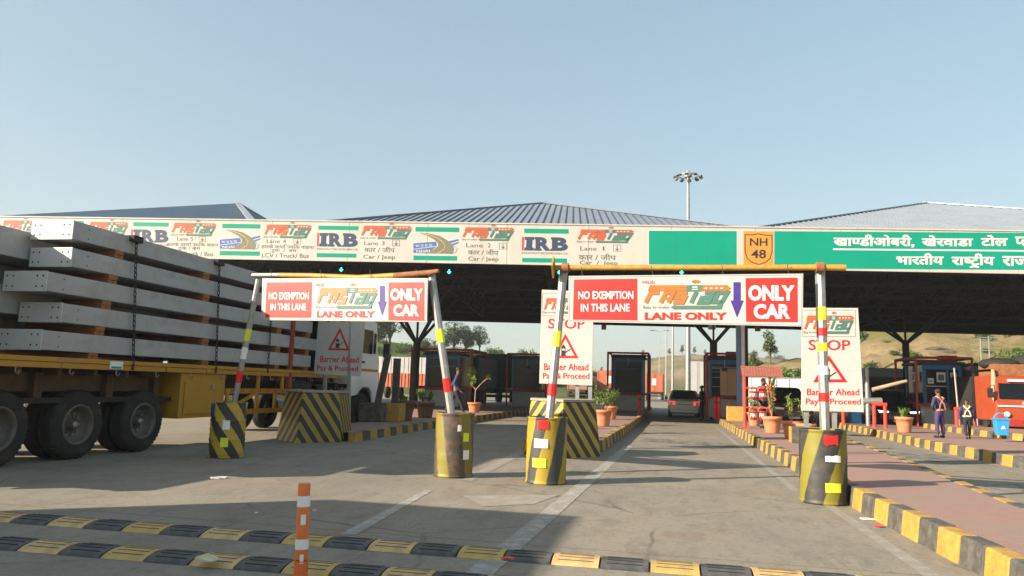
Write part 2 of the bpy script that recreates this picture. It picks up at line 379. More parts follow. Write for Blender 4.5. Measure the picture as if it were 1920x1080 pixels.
def raw_text(st, bold):
    c = bpy.data.curves.new('t', 'FONT'); c.body = st; c.size = 1; c.offset = bold; c.resolution_u = 3
    o = bpy.data.objects.new('t', c); COL.objects.link(o); bpy.context.view_layer.update()
    e = o.evaluated_get(bpy.context.evaluated_depsgraph_get()); me = e.to_mesh()
    vs = [(v.co.x, v.co.y) for v in me.vertices]; fs = [tuple(p.vertices) for p in me.polygons]
    e.to_mesh_clear(); bpy.data.objects.remove(o); bpy.data.curves.remove(c)
    return vs, fs
def adv(st):                                                # advance width, by difference
    a = max(v[0] for v in raw_text(st + '|', 0)[0]); b = max(v[0] for v in raw_text('|', 0)[0]); return a - b
def clip_x(vs, fs, xc):
    bm = bmesh.new(); bv = [bm.verts.new((x, y, 0)) for x, y in vs]
    for f in fs:
        try: bm.faces.new([bv[i] for i in f])
        except ValueError: pass
    bmesh.ops.bisect_plane(bm, geom=bm.verts[:] + bm.edges[:] + bm.faces[:], plane_co=(xc, 0, 0), plane_no=(1, 0, 0), clear_outer=True)
    bm.verts.index_update(); r = [(v.co.x, v.co.y) for v in bm.verts], [tuple(v.index for v in f.verts) for f in bm.faces]; bm.free(); return r
def text2d(st, bold=0.0):
    # a devanagari half letter is written as {letter}; a letter with the subscript r as <letter>
    key = (st, bold)
    if key in TXT: return TXT[key]
    V = []; F = []
    if '{' in st or '<' in st:
        x = 0.0; i = 0
        while i < len(st):
            if st[i] in '{<':
                ch = st[i + 1]; half = st[i] == '{'; vs, fs = raw_text(ch, bold); a = adv(ch)
                if half: vs, fs = clip_x(vs, fs, a * .66); a *= .66
                else:
                    o = len(vs); cx = a * .45; t = .05 + bold
                    vs = vs + [(cx, -.02), (cx, -.02 - 2.2 * t), (cx - .2, -.24), (cx - .2 - t, -.16), (cx + .2, -.24), (cx + .2 + t, -.16)]
                    fs = fs + [(o, o + 3, o + 2, o + 1), (o, o + 1, o + 4, o + 5)]
                i += 3
            else:
                j = i
                while j < len(st) and st[j] not in '{<': j += 1
                ch = st[i:j]; vs, fs = raw_text(ch, bold); a = adv(ch); i = j
            o = len(V); V += [(p[0] + x, p[1]) for p in vs]; F += [tuple(k + o for k in f) for f in fs]; x += a
    else: V, F = raw_text(st, bold)
    x0 = min(p[0] for p in V); x1 = max(p[0] for p in V); y0 = min(p[1] for p in V); y1 = max(p[1] for p in V)
    V = [((p[0] - x0) / (x1 - x0), (p[1] - y0) / (y1 - y0)) for p in V]
    TXT[key] = (V, F); return TXT[key]

def props(o, label=None, cat=None, group=None, kind=None):
    if label: o['label'] = label
    if cat: o['category'] = cat
    if group: o['group'] = group
    if kind: o['kind'] = kind
    return o
def thing(name, label, cat, loc=(0, 0, 0), rz=0, group=None):
    o = bpy.data.objects.new(name, None); COL.objects.link(o); o.empty_display_size = .2
    o.location = loc; o.rotation_euler = (0, 0, rz); return props(o, label, cat, group)
def copy_tree(o, loc=None, rz=None, label=None, parent=None, scale=None):
    c = o.copy(); COL.objects.link(c)
    if parent is not None: c.parent = parent
    if loc is not None: c.location = loc
    if rz is not None: c.rotation_euler = (0, 0, rz)
    if label: c['label'] = label
    if scale: c.scale = scale if isinstance(scale, tuple) else (scale,) * 3
    for ch in list(o.children): copy_tree(ch, parent=c)
    return c
def struct(mb, name, loc=None, kind='structure'): o = mb.build(name, loc=loc); o['kind'] = kind; return o
# ------------------------------------------------------------------ ground, road, pavements, kerbs
mb = MB(); mb.add([(-900, -60, -.03), (900, -60, -.03), (900, 1100, -.03), (-900, 1100, -.03)], [(0, 1, 2, 3)], earth); struct(mb, 'ground')
mb = MB(); mb.add([(-45, -25, 0), (45, -25, 0), (60, 150, 0), (-60, 150, 0)], [(0, 1, 2, 3)], concrete); struct(mb, 'road')
def mark(pts, m, name='lane_marking', z=.004):
    b = MB(); b.add([(p[0], p[1], z) for p in pts], [tuple(range(len(pts)))], m); return struct(b, name)
def gp(*pp): return [G(x, y) for x, y in pp]
mark([(-1.55, 5.5), (-1.33, 5.5), (-1.0, 19.5), (-1.2, 19.5)], paint_w)
mark(gp((635, 1003), (668, 1003), (812, 920), (795, 920)), paint_w)
mark(gp((868, 930), (1050, 928), (1000, 946), (905, 950)), paint_faint)
mark(gp((866, 900), (985, 838), (1000, 842), (885, 903)), paint_faint)
mark([(2.0, 5.0), (2.16, 5.0), (2.02, 11.5), (1.9, 11.5)], paint_faint)
mark([(1.72, 12), (1.84, 12), (1.72, 36), (1.62, 36)], paint_faint)
mark([(-7.2, 17.5), (-7.1, 17.5), (-7.2, 40), (-7.3, 40)], paint_faint)
# dark oil and water stains on the slabs
stain = worn_paint('oil_stain', (.09, .075, .06), (.24, .22, .18), .5, 3)
mark([(-.9, 21.5), (1.6, 20.6), (1.7, 22.0), (-.8, 23.0)], stain, 'road_stain', .003)
mark([(5.4, 19.0), (7.0, 18.6), (6.7, 21.5), (5.6, 22)], stain, 'road_stain', .003)
def kerb_run(pts, h, name='kerb', wd=.20, per=.47, z0=0, ph=0):
    b = MB(); pts = [Vector((p[0], p[1], 0)) for p in pts]; k = ph; carry = 0
    for a, c in zip(pts[:-1], pts[1:]):
        L = (c - a).length; n = max(1, round(L / per)); d = (c - a) / n; nr = Vector((d.y, -d.x, 0)).normalized()   # right of travel
        for i in range(n):
            p, q = a + d * i, a + d * (i + 1); g = d.normalized() * .006; p = p + g; q = q - g
            j = random.uniform(-.008, .008); hh = h + random.uniform(-.008, .006); o = nr * j
            m = kerb_y if k % 2 == 0 else kerb_k; k += 1
            up = Vector((0, 0, z0 + hh)); lo = Vector((0, 0, z0 - .02)); t = nr * .03
            b.hexa([p + o + lo, q + o + lo, q + o + nr * wd + lo, p + o + nr * wd + lo][::1],
                   [p + o + t + up, q + o + t + up, q + o + nr * wd + up, p + o + nr * wd + up], m)
    ob = b.build(name, bevel=.018); ob['kind'] = 'structure'; return ob
def pave(pts, z, name='pavement'):
    b = MB(); n = len(pts); b.add([(p[0], p[1], z) for p in pts], [tuple(range(n))], tiles); return struct(b, name)
KH = .22
rl = [(2.50, 2), (2.45, 7), (2.26, 10.2), (2.2, 16), (2.08, 26), (2.0, 37), (2.0, 52)]
f1, f2, f3 = G(1920, 945, KH), G(1700, 860, KH), G(1560, 810, KH)
rr = [(5.5, 52), (f3.x, f3.y), (f2.x, f2.y), (f1.x, f1.y), (3.9, 2)]
kerb_run(rl, KH + .03); kerb_run(rr, KH + .01)
ins = lambda L, o: [(x + o, y) for x, y in L]
pave(ins(rl, .19) + ins(rr, -.19), KH)
b3 = [(8.1, 17.0), (7.45, 17.6), (7.22, 18.6), (7.03, 23), (7.15, 31), (7.2, 38), (7.2, 52)]
kerb_run(b3, KH + .03); r3 = [(12.5, 52), (11, 38), (10.9, 17)]
pave(ins(b3, .19) + r3 + [(8.3, 17.1)], KH)
up0 = [(14.6, 20.5), (11.0, 24.6), (10.3, 27.2), (10.05, 29.5), (10.0, 34)]
kerb_run(up0, .24, z0=.18); pave([(p[0] + .17, p[1] + .1) for p in up0] + [(22, 34), (24, 20)], .41)
l1 = [(-1.62, 16.4), (-1.55, 18), (-1.45, 26), (-1.40, 35), (-1.5, 44), (-1.5, 54)]
l1b = [(-4.0, 54), (-4.0, 24), (-3.3, 16.6)]
kerb_run(l1[::-1], KH + .03); kerb_run(l1b[::-1], KH + .03); kerb_run([(-1.7, 16.35), (-3.2, 16.5)], KH + .03)
pave([(-1.85, 16.5)] + ins(l1[1:], -.02) + l1b[:2] + [(-3.2, 16.7)], KH - .005)
ll = [(-7.25, 16.6), (-7.42, 22.4), (-7.5, 32), (-7.5, 54)]
lb = [(-12.4, 54), (-12.4, 30), (-9.15, 24.5), (-8.95, 16.7)]
kerb_run(ll[::-1], KH); kerb_run(lb[::-1], KH)
pave(ins(ll, -.02) + ins(lb, .02), KH - .005)

def prof(pts, x):
    for (a, b), (c, d) in zip(pts[:-1], pts[1:]):
        if a <= x <= c: t = (x - a) / (c - a); return b + (d - b) * t
    return pts[0][1] if x < pts[0][0] else pts[-1][1]
from mathutils import noise as mnoise
def hill(name, ridge_px, Yf, Yr, m, nx=90, ny=26, rough=.6, back=60):
    xs = [AY(x, y, Yr) for x, y in ridge_px]; rp = [(p.x, p.z) for p in xs]
    vs = []; fs = []; x0, x1 = rp[0][0], rp[-1][0]
    for j in range(ny + 1):
        t = j / ny; s = min(1, t / .8); y = Yf + (Yr - Yf) * s if t <= .8 else Yr + back * (t - .8) / .2
        for i in range(nx + 1):
            xr = x0 + (x1 - x0) * i / nx; x = xr * (y / Yr) if t <= .8 else xr * (1 + .2 * (t - .8))
            z = prof(rp, xr); sm = s * s * (3 - 2 * s) * .45 + s * .55
            z = max(z, -.5) * sm if t <= .8 else z * (1 - (t - .8) / .2 * .5)
            v = Vector((x, y, 0)); nz = mnoise.fractal(v * (3.0 / (Yr - Yf)) * 2, .8, 2.1, 5)
            vs.append((x, y + nz * (Yr - Yf) * .03 * (1 if 0 < s < 1 else 0), z + nz * rough * (.25 if s == 1 else 1) * min(1, s * 4) - .05))
    W = nx + 1
    for j in range(ny):
        for i in range(nx): fs.append((j * W + i, j * W + i + 1, (j + 1) * W + i + 1, (j + 1) * W + i))
    b = MB(); b.add(vs, fs, m, True); struct(b, name); return vs
h_near = hill_mat('cut_hillside', (.32, .225, .13), (.26, .19, .105), (.13, .125, .035), .07, .50)
h_mid = hill_mat('scrub_hillside', (.29, .20, .12), (.24, .175, .105), (.10, .11, .045), .03, .47)
h_left = hill_mat('green_hillside', (.16, .13, .07), (.14, .14, .06), (.08, .11, .03), .05, .42)
HR = hill('hill', [(1340, 735), (1400, 702), (1440, 684), (1500, 672), (1550, 660), (1590, 640), (1615, 629), (1640, 617), (1700, 606), (1780, 596), (1900, 580), (2300, 560)], 62, 105, h_near, rough=1.3)
HM = hill('hill', [(1020, 740), (1090, 716), (1130, 700), (1170, 680), (1205, 671), (1260, 664), (1330, 664), (1400, 670), (1480, 676), (1560, 690), (1640, 700)], 190, 320, h_mid, rough=2.5, back=120)
HL = hill('hill', [(380, 640), (560, 640), (690, 640), (760, 648), (830, 655), (900, 662), (1000, 668), (1060, 682), (1140, 712)], 85, 150, h_left, rough=1.2)

# ------------------------------------------------------------------ toll canopy
pa, pb = G(-900, 461, 6.0), G(2500, 524, 6.0)
pa, pb = G(495, 487, 6.0), G(1900, 513, 6.0)
fd = Vector((pb.x - pa.x, pb.y - pa.y, 0)).normalized(); fn = Vector((fd.y, -fd.x, 0))
FP = Plane(pa, fn)
ZT = FP.P(1200, 424).z; ZB = 6.0
def fpt(s, dpt, z): return Vector((pa.x, pa.y, 0)) + fd * s - fn * dpt + Vector((0, 0, z))   # s along the front, dpt back
def s_of(x, y): return (FP.P(x, y) - pa).dot(fd)
S0, S1, DEP = s_of(-60, 440) - 9, s_of(1960, 470) + 30, 25.0
canopy = thing('toll_canopy', 'wide toll plaza canopy with blue hipped metal roofs above a lettered white fascia band', 'toll canopy', fpt((S0 + S1) / 2, DEP / 2, 0))
mb = MB()
n = 26
for i in range(n):   # fascia sheets with hairline joints
    a, c = S0 + (S1 - S0) * i / n + .006, S0 + (S1 - S0) * (i + 1) / n - .006
    mb.hexa([fpt(a, 0, ZB), fpt(c, 0, ZB), fpt(c, .12, ZB), fpt(a, .12, ZB)], [fpt(a, 0, ZT), fpt(c, 0, ZT), fpt(c, .12, ZT), fpt(a, .12, ZT)], fascia_w)
mb.hexa([fpt(S0, -.03, ZT), fpt(S1, -.03, ZT), fpt(S1, .5, ZT), fpt(S0, .5, ZT)], [fpt(S0, -.03, ZT + .05), fpt(S1, -.03, ZT + .05), fpt(S1, .5, ZT + .05), fpt(S0, .5, ZT + .05)], fascia_w)
fascia = mb.build('fascia', canopy, world=True)
fascia['_w'] = list(canopy.location)
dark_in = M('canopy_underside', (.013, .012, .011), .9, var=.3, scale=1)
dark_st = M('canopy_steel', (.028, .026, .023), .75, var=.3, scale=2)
mb = MB()
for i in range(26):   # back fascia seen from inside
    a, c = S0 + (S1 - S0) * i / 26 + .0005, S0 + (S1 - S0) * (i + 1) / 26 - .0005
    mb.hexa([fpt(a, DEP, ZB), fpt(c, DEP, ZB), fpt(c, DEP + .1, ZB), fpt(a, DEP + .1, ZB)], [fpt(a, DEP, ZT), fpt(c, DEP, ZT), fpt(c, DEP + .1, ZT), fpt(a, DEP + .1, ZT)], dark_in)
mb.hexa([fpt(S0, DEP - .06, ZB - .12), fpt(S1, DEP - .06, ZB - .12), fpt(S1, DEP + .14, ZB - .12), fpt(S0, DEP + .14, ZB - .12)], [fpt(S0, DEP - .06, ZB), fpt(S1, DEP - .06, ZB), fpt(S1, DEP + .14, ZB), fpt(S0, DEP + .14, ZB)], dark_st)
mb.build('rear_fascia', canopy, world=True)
for s in (S0, S1):
    mb = MB(); mb.hexa([fpt(s, .15, ZB), fpt(s + .1, .15, ZB), fpt(s + .1, DEP - .1, ZB), fpt(s, DEP - .1, ZB)], [fpt(s, .15, ZT), fpt(s + .1, .15, ZT), fpt(s + .1, DEP - .1, ZT), fpt(s, DEP - .1, ZT)], fascia_w)
    mb.build('side_fascia', canopy, world=True)
# hipped roofs
roof_m = [M('roof_sheet_blue', (.045, .27, .58), .45, .15, var=.1, scale=.6, dirt=(.15, .25, .36), dscale=.4, damt=.4),  # differing reflections of one blue metal put into three roof colours
          M('roof_sheet_grey_sheen', (.185, .215, .255), .55, .1, var=.1, scale=.6, dirt=(.28, .31, .36), dscale=.4, damt=.4),
          M('roof_sheet_pale_sheen', (.27, .305, .33), .55, .1, var=.08, scale=.6)]
ridge_m = M('ridge_cap', (.17, .19, .22), .45, .3)
rib_m = M('roof_rib', (.10, .125, .165), .5, .3)
def hip(s0, s1, peak, m, ribm, d0=.5):
    mbr = MB(); smid = (s0 + s1) / 2
    pk = peak; E = [fpt(s0, d0, ZT + .06), fpt(s1, d0, ZT + .06), fpt(s1, DEP - .3, ZT + .06), fpt(s0, DEP - .3, ZT + .06)]
    mbr.add(E + [pk], [(0, 1, 4), (1, 2, 4), (2, 3, 4), (3, 0, 4)], m)
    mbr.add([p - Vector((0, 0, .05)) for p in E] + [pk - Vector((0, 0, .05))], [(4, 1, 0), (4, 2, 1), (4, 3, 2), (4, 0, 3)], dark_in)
    for a, c in ((0, 1), (3, 0), (1, 2)):
        L = (E[c] - E[a]).length; k = int(L / .30)
        nrm = (E[c] - E[a]).cross(pk - E[a]).normalized()
        for i in range(1, k):
            t = i / k; q = E[a].lerp(E[c], t); sp = (pk - E[a]).dot((E[c] - E[a]).normalized()) / L
            h = t / sp if t < sp else (1 - t) / (1 - sp)
            foot = E[a].lerp(E[c], sp); e = q + (pk - foot) * (h * .985)
            mbr.obox(q + nrm * .02, e + nrm * .02, .026, .045, ribm, up=nrm)
    for p in E: mbr.obox(p + Vector((0, 0, .03)), pk + Vector((0, 0, .03)), .30, .05, ridge_m if m is not roof_m[0] else roof_m[2])
    return mbr.build('hipped_roof', canopy, world=True)
def peak_at(x, y, dep=DEP / 2):
    pl = Plane(fpt(0, dep, 0), fn); return pl.P(x, y)
P1, P2, P3 = peak_at(447, 383), peak_at(1018, 381), peak_at(1735, 381)
sp = lambda p: (p - pa).dot(fd)
HBAY = (sp(P3) - sp(P2)) / 2 - .35
hip(sp(P1) - 5.2, sp(P1) + 6.3, P1, roof_m[0], roof_m[2])
hip(sp(P2) - HBAY * .87, sp(P2) + HBAY * .87, P2, roof_m[1], rib_m)
hip(sp(P3) - HBAY * 1.22, sp(P3) + HBAY * 1.3, P3, roof_m[2], roof_m[1])
# flat deck that closes the canopy between and behind the hips
mb = MB()
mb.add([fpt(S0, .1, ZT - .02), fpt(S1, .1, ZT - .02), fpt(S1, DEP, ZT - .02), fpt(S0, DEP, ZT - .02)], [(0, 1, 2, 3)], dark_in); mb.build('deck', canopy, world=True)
# space frame under the deck
def truss(d=None, s=None):
    b = MB(); zt, zb = ZT - .15, ZB + .12
    if d is not None:
        k = 34; pts = [(S0 + (S1 - S0) * i / k) for i in range(k + 1)]
        b.obox(fpt(S0, d, zb), fpt(S1, d, zb), .09, .09, dark_st); b.obox(fpt(S0, d, zt), fpt(S1, d, zt), .09, .09, dark_st)
        for i in range(k):
            b.obox(fpt(pts[i], d, zb), fpt((pts[i] + pts[i + 1]) / 2, d, zt), .06, .06, dark_st); b.obox(fpt((pts[i] + pts[i + 1]) / 2, d, zt), fpt(pts[i + 1], d, zb), .06, .06, dark_st)
    else:
        k = 16; pts = [DEP * i / k for i in range(k + 1)]
        b.obox(fpt(s, .2, zb + .1), fpt(s, DEP - .1, zb + .1), .08, .08, dark_st)
        for i in range(k):
            b.obox(fpt(s, max(.2, pts[i]), zb + .1), fpt(s + .5, (pts[i] + pts[i + 1]) / 2, zt), .05, .05, dark_st); b.obox(fpt(s + .5, (pts[i] + pts[i + 1]) / 2, zt), fpt(s, min(DEP - .1, pts[i + 1]), zb + .1), .05, .05, dark_st)
    return b.build('truss', canopy, world=True)
for d in (1.2, 4.5, 8.5, 12.5, 16.5, 20.5): truss(d=d)
for i in range(12): truss(s=S0 + 1 + (S1 - S0 - 23) * i / 11)
def column(x, y, Y, r=.19, zc=None):
    b = MB(); p = AY(x, y, Y); zc = zc or AY(x, 642, Y).z
    b.tube([(p.x, Y, 0), (p.x, Y, zc)], r, black_steel, 12)
    o = b.build('column', canopy, world=True); o['_w'] = list(canopy.location)
    b = MB()
    for dx, dy in ((-1, -1), (1, -1), (-1, 1), (1, 1)):
        b.obox((p.x, Y, zc - .1), (p.x + dx * 2.0, Y + dy * 1.2, ZB + .3), .14, .14, black_steel)
    b.obox((p.x, Y, zc - .1), (p.x, Y, ZB + .3), .10, .10, black_steel)
    b.build('strut', o, world=True)
column(1338, 700, 41); column(779, 700, 38); column(1700, 700, 47)
b = MB(); p = AY(1393, 700, 36.2)
b.box(p.x - .28, p.x - .04, 36.2, 36.5, KH, ZB + .6, pale_blue); b.box(p.x + .06, p.x + .24, 36.2, 36.5, KH, ZB + .6, black_steel)
b.box(p.x - .04, p.x + .06, 36.3, 36.42, KH, ZB + .6, black_steel); b.build('column', canopy, world=True)
b = MB(); b.tube([(p.x + .01, 36.1, KH), (p.x + .01, 36.1, ZB + .5)], .085, white_pt, 12); b.build('drain_pipe', canopy, world=True)

# fascia lettering
SL = .0145
def U(x0, y0, x1, y1, sl=0.0):
    def f(u, v): return (x0 + u * (x1 - x0), y0 + v * (y1 - y0) + sl * u * (x1 - x0))
    return f
def fastag(b, pl, x0, y0, x1, y1, off, org, sl=0.0, tag=True):
    f = U(x0, y0, x1, y1, sl); W = x1 - x0; w_ = W * .036
    e = .0012
    # face of the top arrow
    b.poly(pl, [f(.075, .16), f(.94, .16), f(.94, .13), f(1.0, .26), f(.94, .40), f(.94, .37), f(.05, .37)], off, org)
    b.poly(pl, [f(.50, .155), f(.68, .155), f(.66, .375), f(.48, .375)], off + e, logo_g)
    for i in range(4): b.poly(pl, [f(.70 + i * .06, .245), f(.73 + i * .06, .245), f(.725 + i * .06, .285), f(.695 + i * .06, .285)], off + 2 * e, letter_w)
    for k in (0, 1): b.poly(pl, [f(.56, .21 + k * .08), f(.62, .21 + k * .08), f(.615, .24 + k * .08), f(.555, .24 + k * .08)], off + 2 * e, letter_w)
    for r in (.035, .06):
        pts = [f(.60 + r * math.sin(a), .13 - r * 2.2 * math.cos(a)) for a in [-.9 + .3 * k for k in range(7)]]
        b.ribbon(pl, pts, w_ * .45, off + 2 * e, org)
    def L(ua, ub, strokes, m):
        for st in strokes:
            for wd, oo, mm in ((w_ * 1.35, off, logo_br if m is org else logo_gd), (w_, off + e, m)):
                pts = [f(ua + a * (ub - ua) + .055 * bb, .765 - bb * .335) for a, bb in st]; b.ribbon(pl, pts, wd, oo, mm)
    L(.03, .125, [[(0, -.05), (0, 1), (1, 1)]], org)
    L(.20, .29, [[(0, -.05), (0, 1), (1, 1), (1, -.05)]], org); 
    b.ribbon(pl, [f(.225, .62), f(.305, .62)], w_ * .8, off + 2 * e, org)
    L(.35, .45, [[(1, 1), (0, 1), (0, .5), (1, .5), (1, 0), (-.1, 0)]], org)
    L(.545, .55, [[(0, -.05), (0, 1.15)]], logo_g)
    L(.64, .74, [[(.05, 1), (1, 1), (1, 0), (0, 0), (0, .5), (.9, .5)]], logo_g)
    L(.80, .90, [[(1, .05), (0, .05), (0, 1), (1, 1), (.85, -.45)]], logo_g)
    b.poly(pl, [f(.36, .87), f(.90, .87), f(.88, .99), f(.36, .99), f(.36, 1.02), f(.31, .93), f(.36, .84)], off + 3 * e, logo_g)
    if tag: b.text(pl, 'Easy to cruise', *f(0, .87), *f(.29, 1.0), off + e, ink_grey)
def lane_panel(logo, lane, arrow, lines, num):
    b = MB(); fastag(b, FP, *logo, .004, logo_or, SL)
    if lane: b.text(FP, 'Lane', lane[0], lane[1], lane[0] + (lane[2] - lane[0]) * .68, lane[3], .004, ink_grey, sl=SL); 
    if lane:
        xa = lane[2] - (lane[3] - lane[1]) * (.35 if num == '1' else .75); b.text(FP, num, xa, lane[1] + .3, lane[2], lane[3] + .3, .004, ink_grey)
    if arrow:
        x0, y0, x1, y1 = arrow; b.ribbon(FP, [(x0, y0), (x1, y0), (x1, y1), (x0, y1)], .7, .004, ink_grey, True)
        xm = (x0 + x1) / 2; b.ribbon(FP, [(xm, y0 + 1.6), (xm, y1 - 1.5)], 1.3, .004, ink_grey); b.ribbon(FP, [(xm - 3, y1 - 5), (xm, y1 - 1.3), (xm + 3, y1 - 5)], 1.2, .005, ink_grey)
    for st, bx in lines: b.text(FP, st, *bx, .004, ink_grey, bold=.006, sl=SL)
    return b.build('lane_panel', fascia, world=True)
lane_panel((1082, 425, 1189, 455), (1088, 462, 1133, 469.5), (1150, 459.5, 1164, 471), [('कार / जीप', (1085, 475, 1155, 487)), ('Car  /  Jeep', (1087, 488.5, 1158, 498))], '1')
lane_panel((866, 421, 965, 451), (874, 456, 920, 463.5), (936, 456, 950, 467), [('कार / जीप', (877.5, 466.5, 934.5, 477.5)), ('Car / Jeep', (878, 481, 935, 491))], '2')
lane_panel((676, 418, 773, 448), (683, 452, 721, 459.5), (736, 450, 749, 461), [('कार / जीप', (683, 462, 740, 472.5)), ('Car / Jeep', (681, 477.5, 741, 487))], '3')
lane_panel((495, 416, 585, 446), (500, 448.5, 536, 455.5), (551, 447.5, 564, 457.5), [('हलके वाणि{ज}यिक वाहन/', (490, 457.5, 589, 466.5)), ('<ट>क  /  बस', (509, 466.5, 556, 474)), ('LCV / Truck/ Bus', (491, 474.5, 579, 482.5))], '4')
lane_panel((321, 413, 406, 442), (332, 444, 362, 451), (373, 443.5, 385, 453), [('हलके वाणि{ज}यिक वाहन', (313, 453.5, 409, 462)), ('<ट>क / बस', (334, 462, 376, 470)), ('LCV / Truck / Bus', (310, 471, 400, 479))], '5')
lane_panel((164, 411, 241, 440), None, None, [], '6'); lane_panel((2, 408, 79, 437), None, None, [], '7')
irb_red = M('logo_red_edge', (.55, .06, .08), .5)
def irb(bar1, let, bar2, tag='INFRASTRUCTURE DEVELOPERS LTD'):
    b = MB(); b.rect(FP, *bar1, .004, s_green, SL); b.rect(FP, *bar2, .004, s_green, SL)
    f = U(*let, SL)
    b.poly(FP, [f(.01, 0), f(.06, 0), f(.045, 1), f(0, 1)], .004, irb_red)
    b.poly(FP, [f(.07, 0), f(.27, 0), f(.27, .22), f(.235, .22), f(.225, .78), f(.26, .78), f(.255, 1), f(.055, 1), f(.06, .78), f(.095, .78), f(.105, .22), f(.07, .22)], .004, navy)
    for ch, u0, u1 in (('R', .30, .63), ('B', .655, 1.0)):
        x0, y0 = f(u0, 0); x1, y1 = f(u1, 1); b.text(FP, ch, x0, y0, x1, y1 - SL * (x1 - x0), .004, navy, bold=.055, sl=SL)
        b.poly(FP, [f(u0 - .02, 0), f(u0 + .12, 0), f(u0 + .12, .17), f(u0 - .02, .17)], .005, navy); b.poly(FP, [f(u0 - .035, .84), f(u0 + .13, .84), f(u0 + .13, 1), f(u0 - .035, 1)], .005, navy)
    x0, y0 = f(0, 1.12); x1, y1 = f(1, 1.26); b.text(FP, tag, x0, y0, x1, y1 - SL * (x1 - x0), .004, ink_grey, sl=SL)
    return b.build('company_panel', fascia, world=True)
irb((983, 428.5, 1066, 437), (978, 444, 1065, 469.5), (979, 483.5, 1063, 491.5))
irb((597, 423, 672, 430.5), (594, 436.5, 671, 462), (594, 474.5, 668, 482))
irb((250, 416.5, 316, 424), (245, 430, 316, 454), (245, 466, 314, 474))
def nhai(bar1, pic, bar2):
    b = MB(); b.rect(FP, *bar1, .004, s_green, SL); b.rect(FP, *bar2, .004, s_green, SL); f = U(*pic, SL)
    b.poly(FP, [f(.0, .52), f(.50, .42), f(.52, .62), f(.0, .78)], .004, nh_blue); b.poly(FP, [f(.0, .82), f(.52, .66), f(.40, .84), f(.16, .98), f(0, .98)], .004, nh_blue)
    b.poly(FP, [f(.72, .42), f(1, .28), f(1, .36), f(.75, .52)], .004, nh_blue); b.poly(FP, [f(.78, .56), f(1, .42), f(1, .48), f(.82, .64)], .004, nh_blue)
    Lp = [(.13, .02), (.30, .14), (.46, .32), (.545, .50), (.54, .66), (.44, .82), (.18, .99)]; Rp = [(.86, .99), (.90, .78), (.86, .56), (.76, .36), (.58, .14), (.36, .04), (.16, 0)]
    n = 7; vs = [FP.P(*f(*q), .006) for q in Lp + Rp[::-1]]; b.add(vs, [(i, i + 1, n + i + 1, n + i) for i in range(n - 1)], nh_road)
    mid = [((Lp[i][0] + Rp[::-1][i][0]) / 2, (Lp[i][1] + Rp[::-1][i][1]) / 2) for i in range(n)]
    b.ribbon(FP, [f(*q) for q in mid], .9, .008, nh_yel)
    x0, y0 = f(.07, .84); x1, y1 = f(.36, .96); b.text(FP, 'NHAI', x0, y0, x1, y1, .007, letter_w, sl=-.05)
    x0, y0 = f(.05, .60); x1, y1 = f(.42, .70); b.text(FP, 'भा रा रा प्रा'.replace('प्रा', 'पा'), x0, y0, x1, y1, .007, letter_w, sl=-.05)
    b.ribbon(FP, [f(.88, .62), f(.97, .74), f(.93, .93), f(.82, 1.0)], .7, .006, nh_blue)
    return b.build('authority_panel', fascia, world=True)
nhai((779, 425.5, 861, 434), (775, 436, 860, 475), (775, 479, 857, 487.5))
nhai((417, 419.5, 488, 427.5), (412, 430, 488, 467), (412, 470.5, 487, 478.5))
nhai((90, 413, 157, 421), (88, 424, 157, 460), (88, 464, 156, 472))
b = MB(); b.rect(FP, 1215, 431, 1383, 497.5, .003, letter_w, .004); b.rect(FP, 1216.5, 432.5, 1381.5, 496, .005, s_green, .004)
for x in (1269, 1325): b.ribbon(FP, [(x, 434), (x, 496)], .35, .0065, logo_g)
b.build('green_panel', fascia, world=True)
b = MB(); b.rect(FP, 1394, 433.5, 1450, 501, .004, s_orange, .01)
sh = [(1397, 440), (1410, 440.5), (1420, 438.5), (1422.5, 438), (1425, 439), (1435, 441), (1447.5, 441), (1447.5, 472), (1444, 484), (1436, 491.5), (1423, 496), (1409, 491.5), (1401, 484), (1397, 472)]
b.ribbon(FP, sh, 1.6, .006, ink_dark, True)
b.text(FP, 'NH', 1406, 446.5, 1439, 461, .006, ink_dark, bold=.02); b.text(FP, '48', 1408.5, 468, 1436.5, 484.5, .006, ink_dark, bold=.02)
b.build('route_shield', fascia, world=True)
b = MB(); b.rect(FP, 1452, 433.5, 2080, 503, .004, s_green, .0065)
DSL = .004
def fat(b, st, x0, y0, x1, y1):     # bold sign painter's strokes: the same letters laid over each other a little shifted
    for k, (dx, dy) in enumerate(((-.75, -.4), (.75, -.4), (-.75, .4), (.75, .4), (0, 0))): b.text(FP, st, x0 + dx, y0 + dy, x1 + dx, y1 + dy, .009 + .0012 * k, letter_w, bold=.012, sl=DSL)
for st, x0, x1, y0, y1 in (('खा{ण}डीओबरी,', 1563.5, 1714, 440, 463.5), ('खेरवाडा', 1729, 1824, 441.5, 461.5), ('टोल', 1840, 1889, 441, 461), ('{प}लाजा', 1904, 1968, 444, 462)):
    fat(b, st, x0, y0, x1, y1)
b.poly(FP, [(1562, 465.8), (2000, 469.5), (2000, 472.3), (1562, 468.8)], .006, letter_w)
for st, x0, x1, y0, y1 in (('भारतीय', 1681, 1769, 475, 496), ('रा{ष}<ट>ीय', 1785, 1864.5, 475.5, 502), ('राजमार्ग'.replace('र्ग', 'ग'), 1880, 1975, 480.5, 498.5)):
    fat(b, st, x0, y0, x1, y1)
b.build('name_panel', fascia, world=True)

